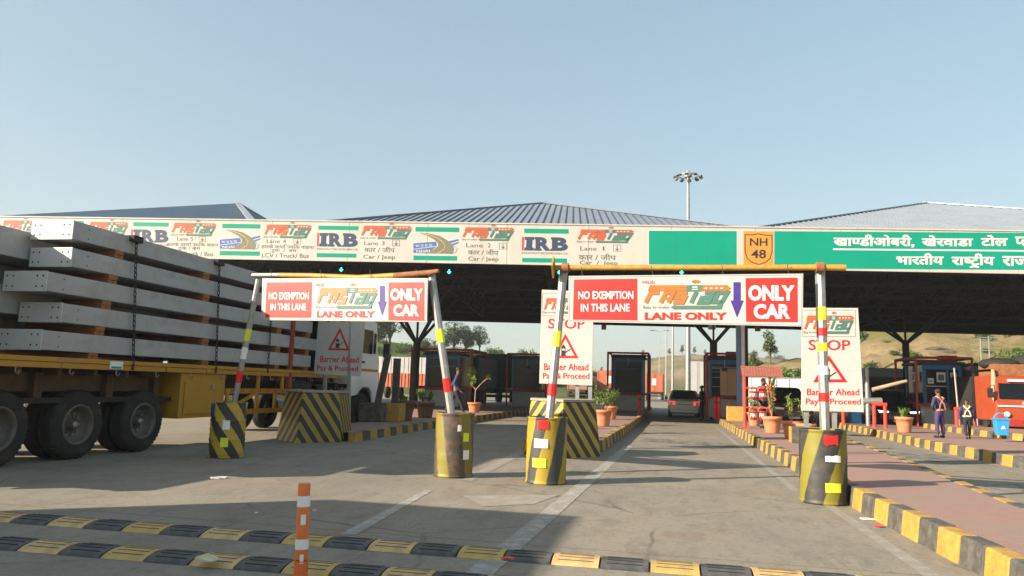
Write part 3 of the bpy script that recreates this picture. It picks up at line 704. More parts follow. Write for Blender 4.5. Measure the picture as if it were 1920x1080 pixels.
# lane signals under the canopy
led = emit('green_led', (.05, .9, .55), 2.2); amber = M('signal_amber', (.45, .16, .05), .6)
sig_black = M('signal_black', (.012, .012, .012), .5)
def signal(x, y, Y, label, s=1.0):
    p = AY(x, y, Y); t = thing('lane_signal', label, 'lane signal', p, 0, 'lane signals under the canopy')
    b = MB(); b.lathe([(.001, -.05), (.17 * s, -.05), (.17 * s, .1), (.001, .1)], sig_black, axis='y', n=20); b.obox((0, .02, .1), (0, .02, max(.3, ZB + .2 - p.z)), .04, .04, sig_black); b.build('housing', t)
    b = MB(); y = -.056; q = .11 * s
    for pts in ([(-.025, .1), (.025, .1), (.025, -.06), (-.025, -.06)], [(-.09, 0), (-.055, .03), (0, -.05), (0, -.1)], [(.09, 0), (0, -.1), (0, -.05), (.055, .03)]):
        b.add([(a * s, y - (.002 if len(pts) and pts[0][0] != -.025 else 0), c * s) for a, c in pts], [(0, 1, 2, 3)], led)
    b.build('arrow', t)
signal(641, 506, 27.6, 'lit green arrow signal above the middle of the left height gate', .9)
signal(843, 510, 28.2, 'lit green arrow signal between the two height gates, just right of the left gate', .9)
signal(1049, 511, 28.6, 'lit green arrow signal half hidden behind the top of the second gate\'s left pole', .9)
signal(1278, 511, 29.2, 'lit green arrow signal peeping over the bar of the right height gate', .9)
def boxsig(x, y, Y, m, label, cat, w_=.28):
    p = AY(x, y, Y); t = thing('signal_box', label, cat, p, 0)
    b = MB(); b.box(-w_ / 2, w_ / 2, 0, .2, -.17, .15, m); b.box(-w_ / 2 - .03, w_ / 2 + .03, -.08, .22, .15, .19, black_steel); b.build('housing', t, bevel=.01)
    b = MB(); b.obox((0, .1, .19), (0, .1, max(.3, 6.2 - p.z)), .05, .05, black_steel); b.build('hanger', t)
boxsig(1132, 613, 49, amber, 'small rust brown signal box hanging below the left part of the right gate\'s banner', 'signal box', .30)
boxsig(1421, 616, 50.5, amber, 'small rust brown signal box hanging right of the pale blue column', 'signal box', .34)
boxsig(1335, 612, 44, white_pt, 'small white box hanging at the top of the forked black column', 'signal box', .42)

# ------------------------------------------------------------------ rubber speed bumps
bump_y = M('bump_yellow', (.50, .34, .14), .6, var=.2, scale=7, bump=.2, dirt=(.25, .18, .10), dscale=5, damt=.7)
bump_y2 = M('bump_bright_yellow', (.42, .29, .085), .6, var=.2, scale=7, bump=.2, dirt=(.28, .2, .10), dscale=5, damt=.6)
bump_k = M('bump_black', (.045, .045, .045), .7, var=.3, scale=7, bump=.2, dirt=(.14, .13, .12), dscale=4, damt=.7)
groove = M('bump_groove', (.10, .055, .02), .8)
BW, BH, BM = .38, .046, .366
def bump_piece(name, m, parent, BM):
    b = MB(); k = 14; pr = [(-BW / 2 + BW * i / k, BH * math.sin(math.pi * i / k) ** .7 + .002) for i in range(k + 1)]
    e = .008; vs = [(x, y, z) for x in (e, BM - e) for y, z in pr]; n = k + 1
    b.add(vs, [(i, i + 1, n + i + 1, n + i) for i in range(k)], m, True); b.add([(e, y, z) for y, z in pr], [tuple(range(n))], m); b.add([(BM - e, y, z) for y, z in pr], [tuple(range(n))[::-1]], m)
    g = groove if m is not bump_k else dark_hole
    for yy in (-.115, -.05, .02, .09):
        z = BH * math.sin(math.pi * (yy / BW + .5)) ** .7 + .0035
        b.box(BM * .14, BM * .86, yy - .005, yy + .005, z - .01, z + .001, g)
    return b.build(name, parent)
def bump_row(x0, y0, ang, n, first_y, label, BM):
    t = thing('speed_bump', label, 'speed bump', (x0, y0, 0), ang, 'rubber speed bumps across the road')
    protos = {}
    for i in range(n):
        m = (bump_y if i % 4 < 2 or i < 9 else bump_y2) if (i % 2 == 0) == first_y else bump_k
        nm = 'black_segment' if m is bump_k else 'yellow_segment'
        if m not in protos: o = bump_piece(nm, m, t, BM); protos[m] = o
        else: o = protos[m].copy(); COL.objects.link(o); o.parent = t
        o.location = (i * BM, 0, 0)
a1, a2 = G(8, 968), G(1500, 1079)
bump_row(-8.83, 6.39 - .0208 * 8.83, R(1.19), 29, True, 'yellow and black rubber speed bump across the road, the farther of the two', .393)
bump_row(-8.09, 5.50 - .028 * 8.09, R(1.6), 24, True, 'yellow and black rubber speed bump nearest the camera, a torn scrap on it', .376)

# ------------------------------------------------------------------ painted drums, poles, height gates
def drum(x, y, label, mat, tapes, r=.30, h=.97, ribs=False, rz=0, fill=.80, taper=0):
    p = G(x, y); p += Vector((p.x, p.y, 0)).normalized() * r * .95
    t = thing('drum', label, 'drum', (p.x, p.y, 0), rz, 'painted oil drums holding the height gate poles')
    b = MB(); pf = [(r - taper, .004), (r + .008 - taper, .012), (r + .008 - taper, .03), (r - taper, .04)]
    if ribs:
        k = 22
        for i in range(1, k): z = h * i / k; pf.append((r - taper * (1 - i / k) + (.007 if i % 2 else -.003), z))
        for zz in (.33, .66): pf.append((r + .012, h * zz))
        pf.sort(key=lambda q: q[1])
    else:
        for i in range(1, 16):
            z = h * i / 16; pf.append((r - taper * (1 - i / 16) + (.006 if i in (5, 10) else 0) + random.uniform(-.0025, .0025), z))
    pf += [(r, h - .03), (r + .009, h - .02), (r + .009, h), (r - .012, h), (r - .015, fill)]
    b.lathe(pf, mat, n=44); body = b.build('barrel', t)
    rs_ = MB(); rs_.disc((0, 0, fill), r - .014, soil)
    for i in range(14): a = random.random() * 6.28; q = random.uniform(.08, r - .08); rs_.ball((q * math.cos(a), q * math.sin(a), fill), .06, .05, .045, M('rubble', (.30, .27, .23), .9, var=.3), 7, 5)
    rs_.build('fill', t)
    for az, z0, z1, wd, m, ragged in tapes:
        b = MB(); k = 8; az = R(az); hw = wd / 2 / r; vs = []
        for i in range(k + 1):
            a = az - hw + 2 * hw * i / k; j = random.uniform(-.012, .012) if ragged else 0; rr_ = r + .011
            vs += [(rr_ * math.cos(a), rr_ * math.sin(a), z0 + j), (rr_ * math.cos(a), rr_ * math.sin(a), z1 + (random.uniform(-.012, .012) if ragged else 0))]
        b.add(vs, [(2 * i, 2 * i + 2, 2 * i + 3, 2 * i + 1) for i in range(k)], m, True); b.build('reflective_tape', t)
    return p
D1 = drum(423, 860, 'dark ribbed black and yellow drum beside the truck, with a blue patch at its rim', stripe_mat('drum_a', 'drum', 5, 2.0, ramt=.25, rust=(.03, .025, .02)),
          [(-64, .50, .66, .12, tape_w, 0), (-66, .20, .36, .13, tape_y, 0), (-128, .72, .94, .20, M('old_blue_paint', (.02, .08, .2), .6), 1)], ribs=True)
D2 = drum(849, 897, 'rusty brown drum with faded olive yellow stripes under the left gate\'s leaning right pole', stripe_mat('drum_b', 'drum', 4, .35, yel=(.19, .16, .015), blk=(.05, .042, .03), duty=.42, ramt=.75, rust=(.20, .11, .06), phase=.30),
          [(-38, .55, .68, .10, tape_y, 0), (-36, .28, .42, .11, tape_w, 0), (-60, .70, .80, .06, tape_w, 1)])
D3 = drum(1023, 910, 'black and bright yellow drum, left foot of the right gate, red sticker near its rim', stripe_mat('drum_c', 'drum', 5, -.55, yel=(.32, .225, .013), blk=(.04, .04, .037), ramt=.18, rust=(.12, .10, .06), phase=.55),
          [(-92, .80, .93, .16, tape_r, 1), (-97, .53, .66, .21, tape_w, 0), (-101, .25, .38, .21, tape_y, 0)])
D4 = drum(1545, 948, 'big scuffed black drum with olive stripes by the kerb, right foot of the right gate', stripe_mat('drum_d', 'drum', 4, -.7, yel=(.19, .165, .012), blk=(.03, .029, .026), ramt=.35, rust=(.15, .13, .10), duty=.40, phase=.10),
          [(-80, .78, .90, .18, tape_r, 1), (-76, .56, .64, .20, tape_w, 1), (-77, .17, .29, .20, tape_y, 0)], taper=.0)
def pole(bottom, top, Yb, Yt, label, bands, r=.062, n=8):
    a, c = AY(*bottom, Yb), AY(*top, Yt); d = (c - a).normalized()
    a2 = a - d * .35
    t = thing('gate_pole', label, 'pole', a2, 0, 'galvanised poles of the height gates')
    b = MB(); b.tube([a2, c], r, galv, n, smooth=False); b.build('shaft', t, world=True)
    for y0, y1, m in bands:
        f = lambda y: a + (c - a) * ((y - bottom[1]) / (top[1] - bottom[1]))
        b = MB(); b.tube([f(y1), f(y0)], r + .004, m, n, smooth=False); b.build('reflective_band', t, world=True)
    return c
pole((1547, 808), (1537, 500), D4.y, D4.y, 'grey pole with yellow, red and white bands standing in the scuffed kerbside drum', [(577, 603, tape_y), (617, 632, tape_r), (645, 661, tape_y), (688, 705, tape_w), (738, 754, tape_r)], .066)
pole((1030, 783), (1057, 507), D3.y, D3.y, 'grey pole leaning right, one yellow and one red band, in the bright yellow drum', [(622, 652, tape_y), (720, 743, tape_r)], .066)
pole((846, 774), (809, 514), D2.y, D2.y, 'grey pole leaning left out of the rusty drum, with yellow and red bands', [(619, 645, tape_y), (711, 736, tape_r)], .064)
pole((439, 756), (487, 515), D1.y, D1.y, 'thin banded grey pole leaning right from the dark drum beside the truck', [(618, 640, tape_y), (652, 674, tape_w), (696, 718, tape_r)], .052)
def bar(pts, rs, mats, label, name='gate_bar', extra=None):
    t = thing(name, label, 'bar', pts[0]); 
    for (i, j, m) in mats:
        b = MB(); b.tube(pts[i:j + 1], rs[i:j + 1], m, 12); b.build('pole_section', t, world=True)
    if extra: extra(t)
    return t
pts = [AY(x, y, D1.y + (D2.y - D1.y) * (x - 487) / (809 - 487) - .10) for x, y in ((474, 516), (525, 516), (580, 517), (672, 521), (740, 517), (808, 511), (823, 508))]
bar(pts, [.038, .044, .048, .05, .05, .046, .034], [(0, 1, galv), (1, 4, bar_y), (4, 6, wood_rust)], 'crooked yellow wooden bar laid across the left gate\'s two poles')
Yb0, Yb1 = D3.y - .1, D4.y - .1
pts = [AY(x, y, Yb0 + (Yb1 - Yb0) * (x - 1057) / (1537 - 1057)) for x, y in ((1040, 502), (1060, 502), (1300, 502), (1500, 501.5), (1537, 501.5), (1586, 501.5))]
def plate(t):
    b = MB(); c = pts[0]; b.extrude([c + Vector((0, -.05, .17)), c + Vector((0, .10, 0)), c + Vector((0, -.05, -.17)), c + Vector((0, -.2, 0))], (-.025, 0, 0), bar_y); b.build('end_plate', t, world=True)
    b = MB()
    for i in (1, 4): b.tube([pts[i] - Vector((.05, 0, 0)), pts[i] + Vector((.05, 0, 0))], .075, wood_rust, 8)
    b.build('clamp', t, world=True)
bar(pts, [.042] * 6, [(0, 5, bar_y)], 'straight yellow pipe across the right gate, with a diamond plate on its left end', extra=plate)

def banner(label, pl, quad, red1, t1, val, logo, lane, arrow, red2, t2, flex):
    t = thing('lane_banner', label, 'banner', pl.P(*quad[3]), 0, 'lane banners hanging on the height gates')
    b = MB(); b.board(pl, quad, .03, banner_w); b.build('panel', t, world=True)
    e = .006
    b = MB(); b.poly(pl, red1, e, sign_red); o = b.build('red_field', t, world=True)
    b = MB(); [b.text(pl, st, *bx, e + .004, letter_w, bold=.022, sl=sl) for st, bx, sl in t1]; b.build('lettering', t, world=True)
    b = MB(); b.text(pl, 'VALID', *val, e, ink_red); fastag(b, pl, *logo, e, M('banner_logo_' + flex, (.30, .165, .065) if flex == 'pale' else (.36, .125, .022), .5, var=.06)); b.build('logo', t, world=True)
    b = MB(); b.text(pl, 'LANE ONLY', *lane, e, sign_red, bold=.045); b.build('lettering', t, world=True)
    x0, y0, x1, y1 = arrow; xm = (x0 + x1) / 2; q = (x1 - x0) * .27; yh = y0 + (y1 - y0) * .52
    b = MB(); b.poly(pl, [(xm - q, y0), (xm + q, y0), (xm + q, yh), (x1, yh), (xm, y1), (x0, yh), (xm - q, yh)], e, purple); b.build('arrow', t, world=True)
    b = MB(); b.poly(pl, red2, e, sign_red); b.build('red_field', t, world=True)
    b = MB(); [b.text(pl, st, *bx, e + .004, letter_w, bold=.045) for st, bx in t2]; b.build('lettering', t, world=True)
    b = MB(); b.ribbon(pl, [(quad[0][0] + 2.2, quad[0][1] + 2.4), (quad[1][0] - 2.2, quad[1][1] + 2.4), (quad[2][0] - 2.2, quad[2][1] - 2.2), (quad[3][0] + 2.2, quad[3][1] - 2.2)], .5, e - .002, ink_grey, True); b.build('border_line', t, world=True)
    # wire ties up to the bar
    b = MB()
    for k in (.06, .36, .66, .94):
        x = quad[0][0] + (quad[1][0] - quad[0][0]) * k; y = quad[0][1] + (quad[1][1] - quad[0][1]) * k
        b.tube([pl.P(x, y + 2, -.01), pl.P(x - 2, y - 8, -.05), pl.P(x - 3, y - 17, -.06)], .006, black_steel, 5)
    b.build('wire_tie', t, world=True)
q1, q2 = Vector((D1.x, D1.y - .22, 0)), Vector((D2.x, D2.y - .22, 0)); d_ = (q2 - q1).normalized(); PL1 = Plane(q1, (d_.y, -d_.x, 0))
banner('smaller ONLY CAR lane banner hung from the crooked wooden bar of the left gate', PL1, [(492, 522), (802, 521.5), (800, 603.5), (490, 600)],
       [(500, 529.5), (584.5, 529), (583, 595.5), (497, 595)], [('NO EXEMPTION', (504, 548, 579, 561.5), 0), ('IN THIS LANE', (507, 569, 574, 582), 0)], (591, 531, 608, 537),
       (592.5, 532, 709, 579), (594, 583, 703, 595.5), (708, 536, 725, 592), [(728.5, 529.5), (795.5, 529), (795, 601.5), (728, 600.5)], [('ONLY', (732, 541, 793, 563.5)), ('CAR', (737.5, 571, 785.5, 593))], 'pale')
q1, q2 = Vector((D3.x, D3.y - .24, 0)), Vector((D4.x, D4.y - .24, 0)); d_ = (q2 - q1).normalized(); PL2 = Plane(q1, (d_.y, -d_.x, 0))
banner('larger ONLY CAR lane banner hung from the straight yellow pipe of the right gate', PL2, [(1066.5, 517.5), (1506, 513), (1505, 612), (1065, 603)],
       [(1076.5, 524), (1194.5, 522.5), (1194.5, 600.5), (1074, 599)], [('NO EXEMPTION', (1084, 546, 1187.5, 561), -.004), ('IN THIS LANE', (1089, 569.5, 1180.5, 584.5), -.004)], (1203, 526, 1227.5, 532),
       (1206, 526, 1371, 580), (1209, 585.5, 1363, 600), (1369.5, 529, 1394, 595), [(1398, 521.5), (1495, 520.5), (1495.5, 604), (1399, 603)], [('ONLY', (1403, 534.5, 1490, 564)), ('CAR', (1413, 570, 1482, 598))], 'strong')

# ------------------------------------------------------------------ STOP boards
def stop_sign(label, Y, nx, quad, logo, stop, tri, l1_, l2_, posts, bar_=True, sl=0.0, sh=0.0):
    p = AY(quad[3][0], quad[3][1], Y); pl = Plane((p.x, Y, 0), (nx, -1, 0))
    base = [AY(x, y, Y + .06) for x, y, _ in posts]; t = thing('stop_board', label, 'sign', (base[0].x, Y, KH), 0, 'STOP barrier ahead boards on the islands')
    b = MB(); b.board(pl, quad, .04, sign_w); b.build('panel', t, world=True, bevel=.004)
    b = MB(); fastag(b, pl, *logo, .005, logo_or, sl); f = lambda u, v: (logo[0] + u * (logo[2] - logo[0]), logo[1] + v * (logo[3] - logo[1]))
    b.ribbon(pl, [f(-.02, -.08), f(1.02, -.08), f(1.02, 1.12), f(-.02, 1.12)], .5, .004, ink_grey, True); b.build('logo', t, world=True)
    b = MB(); b.text(pl, 'STOP', *stop, .005, ink_red, bold=.012, sl=sl); b.text(pl, 'Barrier Ahead', *l1_, .005, ink_red, bold=.012, sl=sl); b.text(pl, 'Pay & Proceed', *l2_, .005, ink_red, bold=.012, sl=sl); b.build('lettering', t, world=True)
    b = MB(); (ax, ay), (bx, by), (cx, cy) = tri; b.ribbon(pl, [(ax, ay), (cx, cy), (bx, by)], abs(cx - bx) * .10, .005, ink_red, True)
    mx, my = (ax + bx + cx) / 3, (ay + by + cy) / 3; u = abs(cx - bx) / 50
    F = lambda x, y: (mx + x * u, my + y * u)
    b.poly(pl, [F(-9, 2), F(0, 2), F(0, 12), F(-9, 12)], .005, ink_dark); b.poly(pl, [F(-9, -6), F(-4.5, -13), F(0, -6), F(0, -4.5), F(-9, -4.5)], .005, ink_dark)
    b.ribbon(pl, [F(-8.4, -4), F(-.6, -4), F(-.6, 2), F(-8.4, 2)], 1.1 * u, .006, ink_dark, True); b.ribbon(pl, [F(-10, 12.4), F(1, 12.4)], 1.2 * u, .005, ink_dark); b.ribbon(pl, [F(-1, 6), F(11, -2)], 1.6 * u, .007, ink_dark)
    b.build('warning_triangle', t, world=True)
    for (x, y, m), q in zip(posts, base):
        top = AY(x + sh * 60, quad[0][1] + 30, Y + .06)
        b = MB(); b.obox((q.x, Y + .085, KH), (q.x + (top.x - q.x), Y + .085, top.z), .09, .06, galv); b.build('post', t, world=True)
stop_sign('white STOP board behind the upright pole of the scuffed kerbside drum', 16.8, .02, [(1504, 577), (1609, 577.5), (1620, 773), (1502.5, 770)], (1507, 585, 1602, 626), (1516, 637, 1594, 656.5), ((1554, 671), (1529.5, 714), (1584, 714)),
          (1513, 728.5, 1611, 741), (1511, 747, 1614, 761.5), [(1511, 790, 0), (1564, 790, 0)], sl=.005)
stop_sign('white STOP board above the middle striped prow, half behind a leaning pole', 17.8, 0, [(1016, 543), (1113, 547), (1110.5, 723), (1011, 719)], (1019, 553, 1100, 588), (1028, 597.5, 1096, 616), ((1060, 630), (1039, 669), (1081, 669.5)),
          (1020, 681, 1103, 694), (1018, 699, 1105, 713), [(1083, 770, 0), (1107, 770, 0)], sl=.01)
stop_sign('white STOP board in the truck\'s shade, its top hidden by the left banner', 18.4, .06, [(601, 556), (688, 562), (675.5, 706), (588, 701)], (606, 562, 678, 592), (612, 590, 662, 604), ((637.5, 618.5), (617.5, 654.5), (653, 655.5)),
          (600.5, 667, 673, 679), (594.5, 685, 671, 697.5), [(610, 760, 0), (655, 760, 0)], sl=.02)

# ------------------------------------------------------------------ striped concrete prows
def prow(nose, label, mat, w_=1.55, h=1.12, rz=0):
    t = thing('crash_prow', label, 'crash barrier', (nose[0], nose[1], 0), rz, 'striped concrete prows on the island tips')
    b = MB(); tp = .12
    bot = [(0, 0), (w_ / 2, .75), (w_ / 2, 1.7), (-w_ / 2, 1.7), (-w_ / 2, .75)]
    top = [(0, .22), (w_ / 2 - tp, .85), (w_ / 2 - tp, 1.62), (-w_ / 2 + tp, 1.62), (-w_ / 2 + tp, .85)]
    k = 5; vs = [(x, y, 0) for x, y in bot] + [(x, y, h) for x, y in top]
    b.add(vs, [(i, (i + 1) % k, k + (i + 1) % k, k + i) for i in range(k)] + [tuple(range(k, 2 * k))], mat)
    b.build('block', t, bevel=.03)
    b = MB(); b.add([(x * 1.02, y * (1.0) + (-.02 if y < .5 else .02), z) for z in (h + .002, h + .05) for x, y in top], [(i, (i + 1) % k, k + (i + 1) % k, k + i) for i in range(k)] + [tuple(range(k, 2 * k)), tuple(range(k))[::-1]], M('prow_cap', (.30, .27, .2), .8, var=.3)); b.build('cap', t)
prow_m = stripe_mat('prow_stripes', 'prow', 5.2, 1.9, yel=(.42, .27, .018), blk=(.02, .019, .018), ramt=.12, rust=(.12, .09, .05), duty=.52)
prow_shaded = stripe_mat('prow_stripes_shaded', 'prow', 5.2, 1.9, yel=(.30, .20, .015), blk=(.015, .014, .013), ramt=.15, rust=(.08, .06, .04), duty=.5)  # same stripes with the shade of the truck put into the colour
n1 = G(1054, 860); n0 = G(556, 831)
prow((n1.x, n1.y), 'black and yellow striped concrete prow below the middle STOP board, in the sun', prow_m, 1.62, rz=R(8.5))
prow((n0.x, n0.y), 'black and yellow striped concrete prow beside the truck, in deep shade', prow_shaded, rz=R(8))
p = G(1490, 830, KH); t = thing('kerb_block', 'low black and yellow painted block behind the scuffed drum, under the rightmost STOP board', 'block', (p.x + .2, p.y, KH))
b = MB(); b.box(-.31, -.29, -.2, .2, 0, .40, kerb_y); b.box(-.29, .08, -.2, .2, 0, .40, kerb_k); b.box(.08, .42, -.2, .2, 0, .40, kerb_y); b.box(.42, .8, -.2, .2, 0, .40, kerb_k); b.build('block', t, bevel=.02)

# ------------------------------------------------------------------ foreground post
p = G(563, 1094); t = thing('delineator_post', 'orange flexible delineator post with white reflective bands in the foreground', 'post', (p.x, p.y, 0))
dl_o = M('delineator_orange', (.72, .16, .035), .5, var=.1, scale=9, dirt=(.45, .16, .08), dscale=8, damt=.5)
HD = AY(571, 906, p.y).z; lean = AY(571, 906, p.y).x - p.x; pos = lambda z: (lean * z / HD, 0, z)
b = MB(); rs = [.075, .075, .047]; b.tube([pos(0), pos(.02), pos(.05)], [.11, .11, .05], dl_o, 20)
zs = [.05 + i * .012 for i in range(10)]; b.tube([pos(z) for z in zs], [.046 + (.005 if i % 2 else 0) for i in range(10)], dl_o, 20)
b.tube([pos(.165), pos(HD - .01), pos(HD)], [.045, .043, .038], dl_o, 20); b.build('shaft', t)
for z0, z1, hw in ((HD - .16, HD - .085, 7), (HD - .28, HD - .21, .75), (HD - .45, HD - .38, 7), (HD - .55, HD - .48, .55)):
    b = MB()
    if hw > 3: b.tube([pos(z0), pos(z1)], .0465, tape_w, 20, cap=False)
    else:
        k = 6; vs = []
        for i in range(k + 1):
            a = R(-60) - hw / 2 + hw * i / k
            for z in (z0, z1): q = pos(z); vs.append((q[0] + .047 * math.cos(a), .047 * math.sin(a), z))
        b.add(vs, [(2 * i, 2 * i + 2, 2 * i + 3, 2 * i + 1) for i in range(k)], tape_w, True)
    b.build('reflective_band', t)

# ------------------------------------------------------------------ flatbed truck with steel beams
TX, TW = -9.40, 2.5
truck = thing('flatbed_truck', 'long yellow flatbed truck with white cab carrying stacked steel beams', 'truck', (TX - TW / 2, 13.5, 0))
def tp(b, name, par=None, bevel=0): return b.build(name, par or truck, world=(par is None), bevel=bevel)
b = MB(); b.box(TX - TW + .02, TX - .02, 6.0, 20.3, 1.50, 1.62, under_m)
for y in [6.3 + i * .75 for i in range(19)]: b.box(TX - TW + .05, TX - .06, y, y + .08, 1.36, 1.497, under_m)
tp(b, 'bed')
b = MB(); b.box(TX - .04, TX + .03, 6.0, 20.3, 1.47, 1.56, truck_y); b.box(TX - .04, TX + .045, 6.0, 20.3, 1.565, 1.64, truck_y)
for i in range(11): y = 7.5 + i * 1.25; b.box(TX + .0, TX + .05, y, y + .1, 1.475, 1.562, truck_y)
o = tp(b, 'side_rail', bevel=.008)
b = MB()
for i in range(12):
    y = 8.2 + i * 1.02; b.tube([(TX - .02, y, 1.47), (TX - .02, y, 1.40), (TX + .03, y, 1.37), (TX + .05, y, 1.42)], .012, hub_m, 6)
tp(b, 'rope_hook')
b = MB(); b.box(TX + .035, TX + .052, 11.02, 11.32, 1.49, 1.62, white_pt); b.box(TX + .05, TX + .056, 11.05, 11.29, 1.50, 1.535, s_green); tp(b, 'sticker')
b = MB(); b.box(TX - 1.75, TX - 1.6, 6.2, 20.6, 1.0, 1.36, chassis); b.box(TX - .9, TX - .75, 6.2, 20.6, 1.0, 1.36, chassis); b.box(TX - 2.3, TX - .2, 8.0, 13.2, .92, 1.0, chassis); tp(b, 'chassis')
b = MB(); b.box(TX - .5, TX - .42, 6.2, 12.9, 1.10, 1.40, under_m)
for y in (7.2, 8.4, 9.95, 11.48, 12.7): b.box(TX - .42, TX - .30, y - .08, y + .08, .95, 1.40, under_m)
tp(b, 'spring_hanger')
def wheel(par, x, y, z, r, wd, side, nm='wheel', dual=False):
    wv = thing(nm, None, None, (0, 0, 0)); wv.parent = par; wo = Vector(par.location); wv.location = Vector((x, y, z)) - wo
    b = MB(); s = side; i0 = r * .56
    pr = [(i0, 0), (r * .62, .0), (r * .80, .012), (r * .93, 0), (r * .985, -.03), (r, -.07), (r, -wd + .05), (r * .95, -wd), (i0, -wd)]
    b.lathe([(a, h * s) for a, h in pr], rubber, axis='x', n=40)
    for k in range(44):
        a = 2 * math.pi * k / 44; c, q = math.cos(a), math.sin(a)
        b.obox((-.02 * s, r * .975 * c, r * .975 * q), (-.10 * s, r * .995 * c, r * .995 * q), .03, .03, rubber, up=(0, c, q))
    if dual: b.lathe([(a, (h - wd - .06) * s) for a, h in pr], rubber, axis='x', n=32)
    b.build('tyre', wv)
    b = MB(); b.lathe([(i0 + .02, -.005 * s), (i0 + .015, .012 * s), (i0 - .015, .012 * s), (i0 - .03, -.06 * s), (i0 - .07, -.17 * s), (r * .26, -.18 * s), (r * .22, -.15 * s), (r * .20, -.15 * s)], rim_m, axis='x', n=40)
    b.build('rim', wv)
    b = MB(); b.lathe([(r * .20, -.17 * s), (r * .15, -.12 * s), (r * .10, -.08 * s), (r * .09, -.06 * s), (.001, -.06 * s)], rim_m, axis='x', n=20); b.lathe([(r * .085, -.065 * s), (r * .085, -.045 * s), (.001, -.045 * s)], hub_m, axis='x', n=16)
    for k in range(10): a = 2 * math.pi * k / 10; b.ball((-.155 * s, r * .32 * math.cos(a), r * .32 * math.sin(a)), .022, .018, .018, hub_m, 6, 4)
    b.build('hub', wv)
    return wv
for y in (9.19, 10.71, 12.26):
    wheel(truck, TX - .18, y, .56, .56, .27, 1, dual=True); wheel(truck, TX - TW + .18, y, .56, .56, .27, -1)
    b = MB(); b.tube([(TX - TW + .4, y, .56), (TX - .4, y, .56)], .09, chassis, 10); tp(b, 'axle')
for y in (18.6, 19.9):
    wheel(truck, TX - .35, y, .53, .53, .27, 1); wheel(truck, TX - TW + .2, y, .53, .53, .27, -1)
b = MB(); b.box(TX - .55, TX - .02, 13.03, 14.52, .58, 1.465, truck_y); b.box(TX - .02, TX + .004, 13.15, 14.42, .66, 1.30, truck_y); o = tp(b, 'tool_box', bevel=.01)
b = MB(); b.tube([(TX + .0, 14.0, 1.22), (TX + .05, 14.0, 1.24), (TX + .05, 14.0, 1.16)], .018, hub_m, 6); b.build('latch', truck, world=True)
refl = M('red_reflector', (.5, .03, .02), .4)
b = MB()
for z in (.60, 1.06): b.box(TX - .06, TX - .01, 14.56, 17.9, z, z + .11, truck_y)
for y in (14.6, 15.8, 16.6, 17.8): b.box(TX - .058, TX - .012, y, y + .1, .71, 1.06, truck_y)
for y in (15.8, 16.9): b.box(TX - .058, TX - .012, y, y + .1, 1.17, 1.47, truck_y)
b.obox((TX - .036, 14.7, .7), (TX - .036, 15.75, 1.06), .04, .08, truck_y)
for k in range(9):
    for dy in (0, .09): b.box(TX - .012, TX - .007, 14.75 + k * .36 + dy, 14.80 + k * .36 + dy, 1.09, 1.15, refl)
tp(b, 'side_guard')
b = MB(); b.box(TX - .05, TX + .04, 17.14, 17.28, 1.2, 3.05, rust_red); tp(b, 'stake')
b = MB(); b.box(TX - TW, TX - .02, 18.86, 18.95, 1.63, 3.5, black_steel); tp(b, 'added_gap_board')  # black board added to shut out bright sky between the beam layers
b = MB(); b.box(TX - TW + .1, TX - .12, 19.0, 20.9, 1.66, 3.25, black_steel); b.box(TX - TW + .3, TX - .3, 19.2, 20.7, 3.25, 3.35, chassis); tp(b, 'light_blocker_box', bevel=.02)  # unseen box added to stop sunlight passing between load and cab
b = MB(); b.lathe([(.001, -.5), (.24, -.5), (.26, -.45), (.26, .45), (.24, .5), (.001, .5)], black_steel, (TX - .33, 18.1, 1.25), axis='y'); b.lathe([(.20, 0), (.23, .01), (.20, .02)], rust_red, (TX - .33, 17.58, 1.25), axis='y'); tp(b, 'air_tank')
b = MB()
for k in range(16): b.box(TX - random.uniform(.2, 1.2), TX - random.uniform(.05, .2), 18.7 + k * .14, 18.75 + k * .14 + random.uniform(0, .15), random.uniform(.75, 1.0), random.uniform(1.05, 1.35), random.choice([chassis, chassis, hub_m, rim_m]))
tp(b, 'engine_gear')
# cab
cy0, cy1, cx0, cx1 = 20.95, 23.1, TX - 2.45, TX - .02
cab = MB()
pr = [(cy0, .95), (cy0, 3.30), (cy0 + .25, 3.42), (cy1 - .35, 3.30), (cy1 - .12, 2.2), (cy1, 2.05), (cy1, .75), (cy1 - .45, .75), (cy1 - .5, 1.05), (cy1 - .75, 1.22), (cy1 - 1.25, 1.22), (cy1 - 1.5, 1.0)]
cab.extrude([(cx0, y, z) for y, z in pr], (cx1 - cx0, 0, 0), white_pt); cabo = tp(cab, 'cab', bevel=.03); cabo['_w'] = list(truck.location)
b = MB(); b.box(cx1, cx1 + .012, cy0 + .75, cy0 + 1.5, 2.28, 3.02, glass); b.box(cx1, cx1 + .012, cy0 + 1.58, cy0 + 1.78, 2.30, 2.95, glass); b.build('side_window', cabo, world=True)
b = MB(); b.box(cx1, cx1 + .008, cy0 + .05, cy1 - .05, 1.72, 1.80, M('cab_orange_stripe', (.55, .25, .05), .5)); b.build('stripe', cabo, world=True)
b = MB(); b.box(cx1, cx1 + .03, cy0 + .75, cy0 + .92, 1.98, 2.03, black_steel); b.build('door_handle', cabo, world=True)
b = MB(); b.tube([(cx1, cy1 - .3, 2.9), (cx1 + .25, cy1 - .1, 2.85), (cx1 + .25, cy1 - .1, 2.3)], .015, black_steel, 6); b.box(cx1 + .16, cx1 + .36, cy1 - .13, cy1 - .07, 2.2, 2.65, black_steel); b.build('mirror', cabo, world=True)
